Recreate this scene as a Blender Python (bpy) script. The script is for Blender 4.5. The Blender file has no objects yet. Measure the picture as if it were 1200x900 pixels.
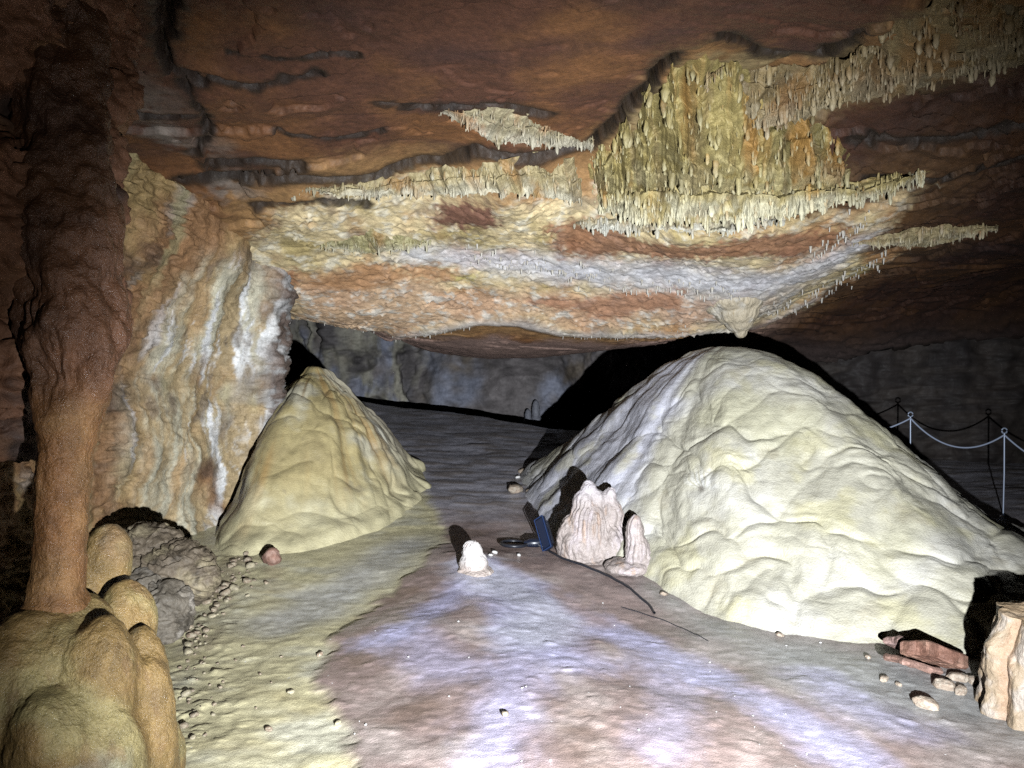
import bpy, math, random
import numpy as np
from mathutils import Vector
random.seed(7)
rng = np.random.default_rng(11)
S = bpy.context.scene
C = S.collection
R = math.radians

# ------------------------------------------------------------------ camera
F = 889.5                      # focal length for a 1200 px wide frame
EYE = np.array([0.0, 0.0, 1.6])
PITCH = math.atan(20 / F)
def ray(px, py):
    x = (px - 600) / F; y = -(py - 450) / F
    c, s = math.cos(PITCH), math.sin(PITCH)
    return np.array([x, c + y * s, -s + y * c])
def P(px, py, Y):
    """world point seen at photo pixel (px,py) at distance Y in front of the camera"""
    d = ray(px, py)
    return EYE + d * (Y / d[1])
cam = bpy.data.cameras.new('camera'); cam.sensor_width = 36; cam.lens = 18 / (600 / F)
cam.clip_start = 0.05; cam.clip_end = 200
co = bpy.data.objects.new('camera', cam); C.objects.link(co)
co.location = EYE; co.rotation_euler = (math.pi / 2 - PITCH, 0, 0)
S.camera = co

# ------------------------------------------------------------------ noise
def _h(ix, iy, iz, seed):
    h = (ix.astype(np.uint32) * np.uint32(374761393) + iy.astype(np.uint32) * np.uint32(668265263)
         + iz.astype(np.uint32) * np.uint32(2147483647) + np.uint32((seed * 1274126177) & 0xffffffff))
    h = (h ^ (h >> np.uint32(13))) * np.uint32(1274126177)
    h = (h ^ (h >> np.uint32(16))) * np.uint32(2246822519)
    return h ^ (h >> np.uint32(15))
def vnoise(p, seed=0):
    """smooth noise, about -1..1"""
    p = np.asarray(p, dtype=np.float32)
    i = np.floor(p).astype(np.int64); f = p - i
    w = f * f * f * (f * (f * 6 - 15) + 10)
    out = 0
    for dx in (0, 1):
        wx = w[..., 0] if dx else 1 - w[..., 0]
        for dy in (0, 1):
            wy = w[..., 1] if dy else 1 - w[..., 1]
            for dz in (0, 1):
                wz = w[..., 2] if dz else 1 - w[..., 2]
                h = _h(i[..., 0] + dx, i[..., 1] + dy, i[..., 2] + dz, seed)
                g = ((h & np.uint32(1023)).astype(np.float32) / 511.5 - 1) * (f[..., 0] - dx)
                g += (((h >> np.uint32(10)) & np.uint32(1023)).astype(np.float32) / 511.5 - 1) * (f[..., 1] - dy)
                g += (((h >> np.uint32(20)) & np.uint32(1023)).astype(np.float32) / 511.5 - 1) * (f[..., 2] - dz)
                out = out + wx * wy * wz * g
    return out * 1.5
def fbm(p, oct=4, seed=0, gain=0.5, lac=2.03):
    p = np.asarray(p, dtype=np.float32); a = 1.0; t = 0; n = 0
    for k in range(oct):
        t = t + a * vnoise(p, seed + k * 17); n += a; a *= gain; p = p * lac + 3.7
    return t / n * 1.4
def ridged(p, oct=3, seed=0):
    t = 0; a = 1.0; n = 0
    for k in range(oct):
        t = t + a * (1 - 2 * np.abs(vnoise(p, seed + k * 13))); n += a; a *= 0.5; p = p * 2.1 + 1.3
    return t / n
def worley(p, seed=0, k=9.0):
    """soft distance to the nearest cell point"""
    p = np.asarray(p, dtype=np.float32)
    i = np.floor(p).astype(np.int64); acc = 0
    for dx in (-1, 0, 1):
        for dy in (-1, 0, 1):
            for dz in (-1, 0, 1):
                c = i + np.array([dx, dy, dz])
                h = _h(c[..., 0], c[..., 1], c[..., 2], seed)
                q = np.stack([(h & np.uint32(1023)), (h >> np.uint32(10)) & np.uint32(1023), (h >> np.uint32(20)) & np.uint32(1023)], -1).astype(np.float32) / 1023
                d = np.sqrt(((c + q - p) ** 2).sum(-1))
                acc = acc + np.exp(-k * d)
    return -np.log(acc + 1e-12) / k
def pillow(p, seed=0, k=9.0):
    d = np.clip(worley(p, seed, k), 0, 1)
    return 1 - d * d * 1.6
def worley2(p, seed=0):
    """distance to the nearest and the second nearest cell point"""
    p = np.asarray(p, dtype=np.float32); i = np.floor(p).astype(np.int64)
    f1 = np.full(p.shape[:-1], 9.0, dtype=np.float32); f2 = f1.copy()
    for dx in (-1, 0, 1):
        for dy in (-1, 0, 1):
            for dz in (-1, 0, 1):
                c = i + np.array([dx, dy, dz]); h = _h(c[..., 0], c[..., 1], c[..., 2], seed)
                q = np.stack([(h & np.uint32(1023)), (h >> np.uint32(10)) & np.uint32(1023), (h >> np.uint32(20)) & np.uint32(1023)], -1).astype(np.float32) / 1023
                d = np.sqrt(((c + q - p) ** 2).sum(-1)); f2 = np.minimum(f2, np.maximum(f1, d)); f1 = np.minimum(f1, d)
    return f1, f2
def lobes(p, seed, w=.10):
    """rounded lobes parted by narrow creases: 1 in the middle of a lobe, 0 in a crease"""
    a, b = worley2(p, seed); e = np.clip(b - a, 0, 1)
    return (1 - np.exp(-e / w)) * .6 + .4 * np.clip(1 - a * a, 0, 1)
def sst(a, b, x):
    t = np.clip((x - a) / (b - a), 0, 1); return t * t * (3 - 2 * t)
def lerp(a, b, t): return a + (b - a) * t
def col3(*c): return np.array(c, dtype=np.float32)
def mixc(A, B, t): return A * (1 - t[..., None]) + np.asarray(B, dtype=np.float32) * t[..., None]
def xyz(X, Y, Z): return np.stack([X, Y, Z], -1).astype(np.float32)

def poly_sd(X, Y, pts):
    """signed distance to a polygon in plan, positive inside"""
    pts = np.asarray(pts, dtype=np.float32); n = len(pts)
    d = np.full(X.shape, 1e9, dtype=np.float32); ins = np.zeros(X.shape, dtype=bool)
    for k in range(n):
        ax, ay = pts[k]; bx, by = pts[(k + 1) % n]
        ex, ey = bx - ax, by - ay; wx, wy = X - ax, Y - ay
        t = np.clip((wx * ex + wy * ey) / (ex * ex + ey * ey + 1e-12), 0, 1)
        d = np.minimum(d, (wx - ex * t) ** 2 + (wy - ey * t) ** 2)
        cnd = ((ay <= Y) & (by > Y)) | ((by <= Y) & (ay > Y))
        xi = ax + (Y - ay) / (by - ay + 1e-12) * ex
        ins ^= cnd & (X < xi)
    d = np.sqrt(d); return np.where(ins, d, -d)
def line_d(X, Y, pts):
    pts = np.asarray(pts, dtype=np.float32)
    d = np.full(X.shape, 1e9, dtype=np.float32); along = np.zeros(X.shape, dtype=np.float32); L = 0
    for k in range(len(pts) - 1):
        ax, ay = pts[k]; bx, by = pts[k + 1]
        ex, ey = bx - ax, by - ay; wx, wy = X - ax, Y - ay; l2 = ex * ex + ey * ey + 1e-12
        t = np.clip((wx * ex + wy * ey) / l2, 0, 1)
        q = (wx - ex * t) ** 2 + (wy - ey * t) ** 2
        along = np.where(q < d, L + t * math.sqrt(l2), along); d = np.minimum(d, q); L += math.sqrt(l2)
    return np.sqrt(d), along

# ------------------------------------------------------------------ mesh helpers
def mesh_from(name, V, Fq, cols=None, smooth=True):
    me = bpy.data.meshes.new(name)
    V = np.asarray(V, dtype=np.float32).reshape(-1, 3); Fq = np.asarray(Fq, dtype=np.int32)
    k = Fq.shape[1]
    me.vertices.add(len(V)); me.vertices.foreach_set('co', V.ravel())
    me.loops.add(Fq.size); me.loops.foreach_set('vertex_index', Fq.ravel())
    me.polygons.add(len(Fq)); me.polygons.foreach_set('loop_start', np.arange(0, Fq.size, k, dtype=np.int32))
    me.polygons.foreach_set('use_smooth', np.full(len(Fq), smooth))
    me.update(calc_edges=True)
    if cols is not None:
        a = me.color_attributes.new('tint', 'FLOAT_COLOR', 'POINT')
        c = np.ones((len(V), 4), dtype=np.float32); c[:, :3] = np.clip(cols.reshape(-1, 3), 0, 0.9)
        a.data.foreach_set('color', c.ravel())
    me.validate()
    return me
def grid_faces(m, n, wrap=False):
    i = np.arange(m - 1)[:, None]; j = np.arange(n if wrap else n - 1)[None, :]
    a = i * n + j; b = i * n + (j + 1) % n
    return np.stack([a, b, b + n, a + n], -1).reshape(-1, 4)
def grid_mesh(name, V, cols=None, wrap=False):
    m, n = V.shape[:2]
    return mesh_from(name, V, grid_faces(m, n, wrap), cols)
def normals(V, wrap=False):
    if wrap:
        W = np.concatenate([V[:, -1:], V, V[:, :1]], 1)
        du = np.gradient(W, axis=0); dv = np.gradient(W, axis=1)
        n = np.cross(du, dv)[:, 1:-1]
    else:
        n = np.cross(np.gradient(V, axis=0), np.gradient(V, axis=1))
    return n / (np.linalg.norm(n, axis=-1, keepdims=True) + 1e-9)
def add(name, me, mat, label=None, cat=None, group=None, kind=None, parent=None, origin=None):
    if origin is not None:
        o3 = Vector(origin); me.transform(__import__('mathutils').Matrix.Translation(-o3))
    o = bpy.data.objects.new(name, me); C.objects.link(o)
    if mat: 
        me.materials.clear(); me.materials.append(mat)
    if origin is not None: o.location = o3
    if parent: o.parent = parent
    tag(o, label, cat, group, kind); return o
def tag(o, label=None, cat=None, group=None, kind=None):
    if label: o['label'] = label
    if cat: o['category'] = cat
    if group: o['group'] = group
    if kind: o['kind'] = kind
    return o
def tube(pts, rad, seg=8, closed=False):
    pts = np.asarray(pts, dtype=np.float64); n = len(pts)
    rad = np.full(n, rad) if np.isscalar(rad) else np.asarray(rad)
    if closed: tan = np.roll(pts, -1, 0) - np.roll(pts, 1, 0)
    else: tan = np.gradient(pts, axis=0)
    tan /= np.linalg.norm(tan, axis=1, keepdims=True) + 1e-12
    ref = np.array([0, 0, 1.0]) if abs(tan[:, 2]).mean() < 0.8 else np.array([1.0, 0, 0])
    a = np.cross(tan, ref); a /= np.linalg.norm(a, axis=1, keepdims=True) + 1e-12
    b = np.cross(tan, a)
    th = np.linspace(0, 2 * math.pi, seg, endpoint=False)
    V = pts[:, None] + rad[:, None, None] * (np.cos(th)[None, :, None] * a[:, None] + np.sin(th)[None, :, None] * b[:, None])
    Fq = grid_faces(n, seg, True)
    if closed:
        j = np.arange(seg); a0 = (n - 1) * seg
        Fq = np.concatenate([Fq, np.stack([a0 + j, a0 + (j + 1) % seg, (j + 1) % seg, j], -1)])
    return V.reshape(-1, 3), Fq
def join(parts):
    Vs, Fs, o = [], [], 0
    for V, Fq in parts:
        Vs.append(np.asarray(V).reshape(-1, 3)); Fs.append(np.asarray(Fq) + o); o += len(Vs[-1])
    return np.concatenate(Vs), np.concatenate(Fs)
def box(cx, cy, cz, sx, sy, sz, bev=0.0):
    """box, chamfered all round"""
    x, y, z = sx / 2, sy / 2, sz / 2
    b = max(1e-4, min(bev, x * .9, y * .9, z * .9))
    ring = lambda hx, hy, zz, c: [(-hx + c, -hy, zz), (hx - c, -hy, zz), (hx, -hy + c, zz), (hx, hy - c, zz), (hx - c, hy, zz), (-hx + c, hy, zz), (-hx, hy - c, zz), (-hx, -hy + c, zz)]
    V = np.array(ring(x - b, y - b, -z, b * .5) + ring(x, y, -z + b, b) + ring(x, y, z - b, b) + ring(x - b, y - b, z, b * .5) + [(0, 0, -z), (0, 0, z)], dtype=float)
    Fq = grid_faces(4, 8, True).tolist()
    for j in range(0, 8, 2):
        Fq.append([32, (j + 2) % 8, j + 1, j]); Fq.append([33, 24 + j, 24 + j + 1, 24 + (j + 2) % 8])
    return V + np.array([cx, cy, cz]), np.array(Fq)
def rotm(rx=0, ry=0, rz=0):
    from mathutils import Euler
    return np.array(Euler((rx, ry, rz)).to_matrix())

# ------------------------------------------------------------------ materials
def rock_mat(name, rough=(0.35, 0.7), bump=0.35, scale=9.0, vary=0.35, fine=90.0, finebump=0.25, speck=0.0, stretch=(1, 1, 1), coat=0.0, dark=(0.45, 0.4, 0.36)):
    m = bpy.data.materials.new(name); m.use_nodes = True
    nt = m.node_tree; N = nt.nodes; L = nt.links; N.clear()
    out = N.new('ShaderNodeOutputMaterial'); b = N.new('ShaderNodeBsdfPrincipled'); L.new(b.outputs[0], out.inputs[0])
    geo = N.new('ShaderNodeNewGeometry')
    mp = N.new('ShaderNodeMapping'); mp.inputs['Scale'].default_value = stretch; L.new(geo.outputs['Position'], mp.inputs['Vector'])
    at = N.new('ShaderNodeAttribute'); at.attribute_name = 'tint'
    def noise(sc, det, rg=0.6, dist=0.0):
        n = N.new('ShaderNodeTexNoise'); n.inputs['Scale'].default_value = sc; n.inputs['Detail'].default_value = det
        n.inputs['Roughness'].default_value = rg; n.inputs['Distortion'].default_value = dist
        L.new(mp.outputs[0], n.inputs['Vector']); return n
    n1 = noise(scale, 8, 0.65, 0.4); n2 = noise(fine, 4, 0.6); n3 = noise(scale * 3.7, 6, 0.7, 1.0)
    def mrange(src, a, bb, c, d):
        r = N.new('ShaderNodeMapRange'); r.inputs[1].default_value = a; r.inputs[2].default_value = bb
        r.inputs[3].default_value = c; r.inputs[4].default_value = d; L.new(src, r.inputs[0]); return r.outputs[0]
    def mul(colsock, fac):
        mx = N.new('ShaderNodeMix'); mx.data_type = 'RGBA'; mx.blend_type = 'MULTIPLY'; mx.inputs[0].default_value = 1
        L.new(colsock, mx.inputs[6]); L.new(fac, mx.inputs[7]); return mx.outputs[2]
    c = mul(at.outputs['Color'], mrange(n1.outputs[0], 0.3, 0.7, 1 - vary, 1 + vary))
    c = mul(c, mrange(n2.outputs[0], 0.3, 0.7, 1 - vary * 0.5, 1 + vary * 0.5))
    mx = N.new('ShaderNodeMix'); mx.data_type = 'RGBA'; mx.blend_type = 'MULTIPLY'
    L.new(mrange(n3.outputs[0], 0.55, 0.72, 0, 0.8), mx.inputs[0]); L.new(c, mx.inputs[6]); mx.inputs[7].default_value = (*dark, 1); c = mx.outputs[2]
    if speck > 0:
        v = N.new('ShaderNodeTexVoronoi'); v.inputs['Scale'].default_value = 38; L.new(geo.outputs['Position'], v.inputs['Vector'])
        w = N.new('ShaderNodeTexWhiteNoise'); L.new(v.outputs['Color'], w.inputs['Vector'])
        gt = N.new('ShaderNodeMath'); gt.operation = 'GREATER_THAN'; gt.inputs[1].default_value = 1 - speck; L.new(w.outputs['Value'], gt.inputs[0])
        lt = N.new('ShaderNodeMath'); lt.operation = 'LESS_THAN'; lt.inputs[1].default_value = 0.16; L.new(v.outputs['Distance'], lt.inputs[0])
        mm = N.new('ShaderNodeMath'); mm.operation = 'MULTIPLY'; L.new(gt.outputs[0], mm.inputs[0]); L.new(lt.outputs[0], mm.inputs[1])
        ms = N.new('ShaderNodeMix'); ms.data_type = 'RGBA'; L.new(mm.outputs[0], ms.inputs[0]); L.new(c, ms.inputs[6]); ms.inputs[7].default_value = (0.75, 0.73, 0.7, 1); c = ms.outputs[2]
    L.new(c, b.inputs['Base Color'])
    L.new(mrange(n3.outputs[0], 0.35, 0.65, rough[0], rough[1]), b.inputs['Roughness'])
    b.inputs['Specular IOR Level'].default_value = 0.5
    if coat: b.inputs['Coat Weight'].default_value = coat; b.inputs['Coat Roughness'].default_value = 0.18
    b1 = N.new('ShaderNodeBump'); b1.inputs['Strength'].default_value = bump; b1.inputs['Distance'].default_value = 0.03; L.new(n1.outputs[0], b1.inputs['Height'])
    b3 = N.new('ShaderNodeBump'); b3.inputs['Strength'].default_value = bump; b3.inputs['Distance'].default_value = 0.016; L.new(n3.outputs[0], b3.inputs['Height']); L.new(b1.outputs[0], b3.inputs['Normal'])
    b2 = N.new('ShaderNodeBump'); b2.inputs['Strength'].default_value = finebump; b2.inputs['Distance'].default_value = 0.008; L.new(n2.outputs[0], b2.inputs['Height']); L.new(b3.outputs[0], b2.inputs['Normal'])
    L.new(b2.outputs[0], b.inputs['Normal'])
    return m
def plain_mat(name, col, rough=0.4, metal=0.0, bump=0.0):
    m = bpy.data.materials.new(name); m.use_nodes = True; nt = m.node_tree; b = nt.nodes['Principled BSDF']
    b.inputs['Metallic'].default_value = metal
    n = nt.nodes.new('ShaderNodeTexNoise'); n.inputs['Scale'].default_value = 60; n.inputs['Detail'].default_value = 5
    r = nt.nodes.new('ShaderNodeValToRGB'); r.color_ramp.elements[0].color = (*[c * .65 for c in col], 1); r.color_ramp.elements[1].color = (*[min(1, c * 1.25) for c in col], 1)
    nt.links.new(n.outputs[0], r.inputs[0]); nt.links.new(r.outputs[0], b.inputs['Base Color'])
    q = nt.nodes.new('ShaderNodeMapRange'); q.inputs[3].default_value = rough * .7; q.inputs[4].default_value = min(1, rough * 1.4)
    nt.links.new(n.outputs[0], q.inputs[0]); nt.links.new(q.outputs[0], b.inputs['Roughness'])
    return m
M_floor = rock_mat('wet_floor', (0.15, 0.4), 0.06, 11, 0.28, 130, 0.5, speck=0.02, stretch=(1, 1.6, 1), dark=(0.7, 0.66, 0.62))
M_ceil = rock_mat('cave_rock', (0.5, 0.85), 0.3, 5, 0.3, 70, 0.45, dark=(0.6, 0.52, 0.48))
M_wall = rock_mat('wall_rock', (0.4, 0.8), 0.6, 6, 0.35, 60, 0.5, dark=(0.5, 0.42, 0.36))
M_far = rock_mat('far_rock', (0.6, 0.9), 0.6, 1.6, 0.35, 20, 0.4, dark=(0.6, 0.6, 0.6))
M_mound = rock_mat('flowstone', (0.28, 0.5), 0.14, 6, 0.14, 85, 0.75, dark=(0.82, 0.8, 0.72))
M_drape = rock_mat('drapery_stone', (0.35, 0.65), 0.5, 9, 0.25, 80, 0.35, stretch=(1.3, 1.3, 0.4), dark=(0.6, 0.5, 0.34))
M_col = rock_mat('wet_column_stone', (0.16, 0.42), 0.5, 9, 0.32, 110, 0.9, dark=(0.72, 0.64, 0.55))
M_mite = rock_mat('stalagmite_stone', (0.35, 0.6), 0.4, 14, 0.18, 110, 0.4, dark=(0.78, 0.7, 0.66))
M_stone = rock_mat('loose_stone', (0.45, 0.8), 0.4, 22, 0.3, 140, 0.4, dark=(0.7, 0.62, 0.58))

# ------------------------------------------------------------------ floor shape
def floor_base(X, Y):
    X = np.asarray(X, dtype=np.float32); Y = np.asarray(Y, dtype=np.float32)
    q = np.maximum(Y - 4.6, 0)
    up = 0.12 * (np.sqrt(q * q + 0.25) - 0.5 + 0.1 * 0)
    up = np.where(Y > 4.6, up, 0)
    tilt = -0.05 * np.clip(X, -4, 5) * sst(6, 11, Y)
    ridge = 11.4 - 0.45 * np.clip(X, -4, 3)
    drop = -1.1 * sst(0, 1.6, Y - ridge)
    up = np.minimum(up, 0.95)
    return up + tilt + drop
def floor_hit(px, py):
    d = ray(px, py); t0, t1 = 0.5, 14.0
    ts = np.linspace(t0, t1, 1500); p = EYE + d * ts[:, None]
    g = p[:, 2] - floor_base(p[:, 0], p[:, 1])
    k = np.argmax(g < 0) if (g < 0).any() else len(ts) - 1
    return p[k]
def fxy(*pts): return [tuple(floor_hit(a, b)[:2]) for a, b in pts]

# ------------------------------------------------------------------ ceiling shape (thin-plate through surveyed points)
ctl = [P(*a) for a in [
    (300, 0, 3.6), (600, 0, 3.6), (900, 0, 3.5), (1200, 0, 3.3),
    (300, 120, 4.6), (500, 120, 4.75), (680, 120, 4.9), (900, 100, 4.8), (1100, 100, 4.6),
    (250, 200, 5.6), (500, 195, 5.9), (680, 185, 5.9), (800, 280, 6.25), (900, 275, 6.2), (1000, 250, 6.0),
    (600, 240, 6.05), (400, 240, 6.1), (1150, 180, 5.2), (1200, 120, 4.6), (1200, 230, 5.8), (1200, 300, 7.0), (1100, 290, 6.8),
    (400, 300, 7.0), (600, 300, 7.1), (800, 312, 7.0), (330, 340, 7.5), (370, 376, 8.2), (500, 386, 8.4), (650, 386, 8.4), (800, 383, 8.0),
    (880, 365, 7.7), (950, 345, 7.9), (1060, 340, 8.4), (1200, 340, 8.8), (950, 425, 10.3), (1100, 405, 10.0), (1200, 395, 9.8),
    (500, 408, 11), (650, 414, 11), (780, 400, 10.5), (400, 360, 10)]]
ctl += [np.array(a) for a in [(-3, -2, 3.0), (3, -2, 3.3), (0, -2, 3.35), (0, 1, 3.45), (-3, 1, 3.2), (4, 1, 3.3), (-3, 4, 3.1),
    (-4, 14, 3.2), (0, 13.8, 2.7), (0, 17, 3.2), (3.5, 14, 2.4), (-6, 10, 3.0), (8, 10, 2.2), (8, 5, 3.1), (7, 15, 2.2), (-6, 17, 3.2)]]
ctl = np.array(ctl)
def _tp(r2): return np.where(r2 > 1e-9, 0.5 * r2 * np.log(r2 + 1e-12), 0)
_n = len(ctl); _D = ((ctl[:, None, :2] - ctl[None, :, :2]) ** 2).sum(-1)
_A = np.zeros((_n + 3, _n + 3)); _A[:_n, :_n] = _tp(_D) + np.eye(_n) * 0.004
_A[:_n, _n] = 1; _A[:_n, _n + 1:] = ctl[:, :2]; _A[_n, :_n] = 1; _A[_n + 1:, :_n] = ctl[:, :2].T
_w = np.linalg.solve(_A, np.concatenate([ctl[:, 2], np.zeros(3)]))
def ceil_base(X, Y):
    X = np.asarray(X, dtype=np.float32); Y = np.asarray(Y, dtype=np.float32)
    z = _w[_n] + _w[_n + 1] * X + _w[_n + 2] * Y
    for k in range(_n):
        r2 = (X - ctl[k, 0]) ** 2 + (Y - ctl[k, 1]) ** 2
        z = z + _w[k] * _tp(r2)
    return z
def ceil_hit(px, py):
    d = ray(px, py); ts = np.linspace(1.5, 12, 1200); p = EYE + d * ts[:, None]
    g = p[:, 2] - ceil_base(p[:, 0], p[:, 1])
    k = np.argmax(g > 0) if (g > 0).any() else len(ts) - 1
    return p[k]
def cxy(*pts): return [tuple(ceil_hit(a, b)[:2]) for a, b in pts]

# ================================================================== FLOOR
def build_floor():
    m, n = 760, 820
    v = np.linspace(0, 1, m)
    Yn = np.concatenate([np.linspace(-2.5, 2.2, 40, endpoint=False), 1 / np.linspace(1 / 2.2, 1 / 20.0, m - 40)])
    t = np.linspace(-1.15, 1.15, n)
    Y = np.repeat(Yn[:, None], n, 1); X = t[None, :] * np.sqrt(Y * Y + 6)
    Z = floor_base(X, Y)
    p = xyz(X, Y, Z * 0)
    big = fbm(p * 0.8, 3, 1); mid = fbm(p * 2.6, 3, 5)
    rip = fbm(xyz(X * 2.2 + mid * .4, Y * 8, 0 * X), 4, 9)
    # apron of flowstone spreading from the small white stalagmite
    s0 = floor_hit(555, 668)
    dd, _ = line_d(X, Y, [(s0[0], s0[1]), (s0[0] + .05, 4.4), (.35, 3.2), (.4, 1.5)])
    Z = Z + 0.07 * np.exp(-(dd / 0.9) ** 2) * sst(6.4, 5.2, Y)
    brown = poly_sd(X, Y, fxy((512, 600), (522, 640), (470, 690), (430, 725), (370, 778), (385, 830), (425, 905)) + [(-.3, 1.5), (-.2, -2), (8, -2), (8, 4), (8, 14), (-5, 14), (-3.2, 10.2)] + fxy((440, 548), (488, 566)))
    brown = brown + 0.10 * mid + 0.03 * rip + .02 * fbm(p * 16, 2, 23)
    mb = sst(-0.05, 0.06, brown)
    mb_e = sst(-0.03, 0.05, brown)
    Z = Z + 0.012 * mb_e * sst(9, 7, Y)
    Z = Z + .045 * np.exp(-((X - s0[0]) ** 2 + (Y - s0[1]) ** 2) / .03) + 0.035 * big + 0.012 * mid + (0.0032 + 0.012 * sst(6, 9, Y)) * rip * (1 - .7 * mb * sst(8, 6, Y))
    near = sst(8, 5, Y)
    rough = fbm(p * 14, 3, 21)
    Z = Z + 0.0035 * rough * near
    pit = np.clip(fbm(p * 7, 3, 27) - .35, 0, 1); Z = Z + 0.015 * pit * mb * near
    # rubble band along the left wall foot
    rb = sst(0.5, 0.0, line_d(X, Y, fxy((300, 640), (250, 690), (225, 760), (210, 860)))[0])
    Z = Z + 0.02 * rb * np.clip(fbm(p * 12, 3, 33), 0, 1)
    # ----- colours
    yel = col3(.66, .60, .37); bro = col3(.30, .225, .205); vio = col3(.52, .51, .72); gre = col3(.40, .41, .40); dk = col3(.19, .165, .17)
    c = np.broadcast_to(yel, X.shape + (3,)).copy()
    c = mixc(c, col3(.64, .62, .50), sst(-.1, .5, fbm(xyz(X * 1.6, Y * 3, 0 * X), 4, 41)) * .8)
    c = mixc(c, col3(.52, .45, .25), sst(.1, .5, fbm(xyz(X * 1.2 + 7, Y * 2.2, 0 * X), 4, 43)) * .8)
    # bluish smear on the yellow side
    bl = sst(.45, 0, line_d(X, Y, fxy((480, 640), (420, 680), (370, 720), (330, 730)))[0] + .15 * mid); c = mixc(c, col3(.46, .46, .46), bl * .8)
    cb = np.broadcast_to(bro, X.shape + (3,)).copy()
    cb = mixc(cb, col3(.43, .36, .33), sst(-.1, .5, fbm(p * 2.1, 4, 47)))
    cb = mixc(cb, col3(.20, .14, .11), sst(.15, .6, fbm(p * 1.7 + 9, 4, 48)) * .8)
    right = sst(-.25, .35, poly_sd(X, Y, fxy((760, 690), (900, 740), (1010, 757), (1180, 800), (1300, 830), (1250, 900), (1000, 840), (900, 800), (800, 745))) + .15 * mid)
    cb = mixc(cb, gre, right * .85)
    for pts, w, a in [(((563, 678), (540, 705), (490, 745), (440, 765)), .16, .85), (((563, 678), (590, 720), (610, 770), (590, 850), (575, 900)), .20, .6),
                      (((575, 678), (650, 715), (720, 750), (800, 790), (900, 840), (1000, 900)), .19, .75), (((600, 700), (630, 760), (660, 790)), .28, .9), (((680, 730), (760, 760), (830, 800)), .16, .7),
                      (((770, 790), (800, 850), (770, 905)), .16, .4), (((480, 760), (520, 800)), .22, .5), (((960, 800), (1010, 838), (1060, 860)), .2, .6)]:
        d, al = line_d(X, Y, fxy(*pts)); d = d + .08 * mid + .06 * fbm(xyz(X * 7, Y * 4, 0 * X), 3, 51) + .03 * rough
        cb = mixc(cb, vio, sst(w * 1.35, 0, d) * a)
    d, _ = line_d(X, Y, fxy((560, 680), (600, 700), (640, 730), (620, 760))); cb = mixc(cb, col3(.60, .60, .70), sst(.38, .02, d + .12 * rip + .08 * mid) * .95)
    d, _ = line_d(X, Y, fxy((650, 705), (700, 735))); cb = mixc(cb, col3(.33, .2, .13), sst(.16, .02, d + .1 * mid) * .6)
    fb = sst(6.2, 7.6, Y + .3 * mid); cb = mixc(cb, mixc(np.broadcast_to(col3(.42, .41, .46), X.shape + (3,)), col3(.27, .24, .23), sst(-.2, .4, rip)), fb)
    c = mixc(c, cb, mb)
    mud = sst(.2, .0, line_d(X, Y, fxy((300, 640), (260, 680), (235, 760)))[0]); c = mixc(c, col3(.3, .24, .17), mud * sst(-.1, .3, rough + mid) * .6)
    c = c * (1 + .22 * fbm(p * 18, 4, 57) + .12 * fbm(p * 5, 3, 58))[..., None]
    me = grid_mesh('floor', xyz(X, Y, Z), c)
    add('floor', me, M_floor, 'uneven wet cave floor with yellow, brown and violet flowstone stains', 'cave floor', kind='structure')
    return Yn, t, Z
_FY, _FT, _FZ = build_floor()
def floor_z(x, y):
    i = np.clip(np.searchsorted(_FY, y) - 1, 0, len(_FY) - 2); fi = (y - _FY[i]) / (_FY[i + 1] - _FY[i])
    tt = x / math.sqrt(y * y + 6); j = np.clip(np.searchsorted(_FT, tt) - 1, 0, len(_FT) - 2); fj = (tt - _FT[j]) / (_FT[j + 1] - _FT[j])
    return float(_FZ[i, j] * (1 - fi) * (1 - fj) + _FZ[i + 1, j] * fi * (1 - fj) + _FZ[i, j + 1] * (1 - fi) * fj + _FZ[i + 1, j + 1] * fi * fj)
def fpt(px, py):
    h = floor_hit(px, py); 
    for _ in range(6):
        z = floor_z(h[0], h[1]); d = ray(px, py); tt = (z - EYE[2]) / d[2]; h = EYE + d * tt
    return np.array([h[0], h[1], floor_z(h[0], h[1])])

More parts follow.
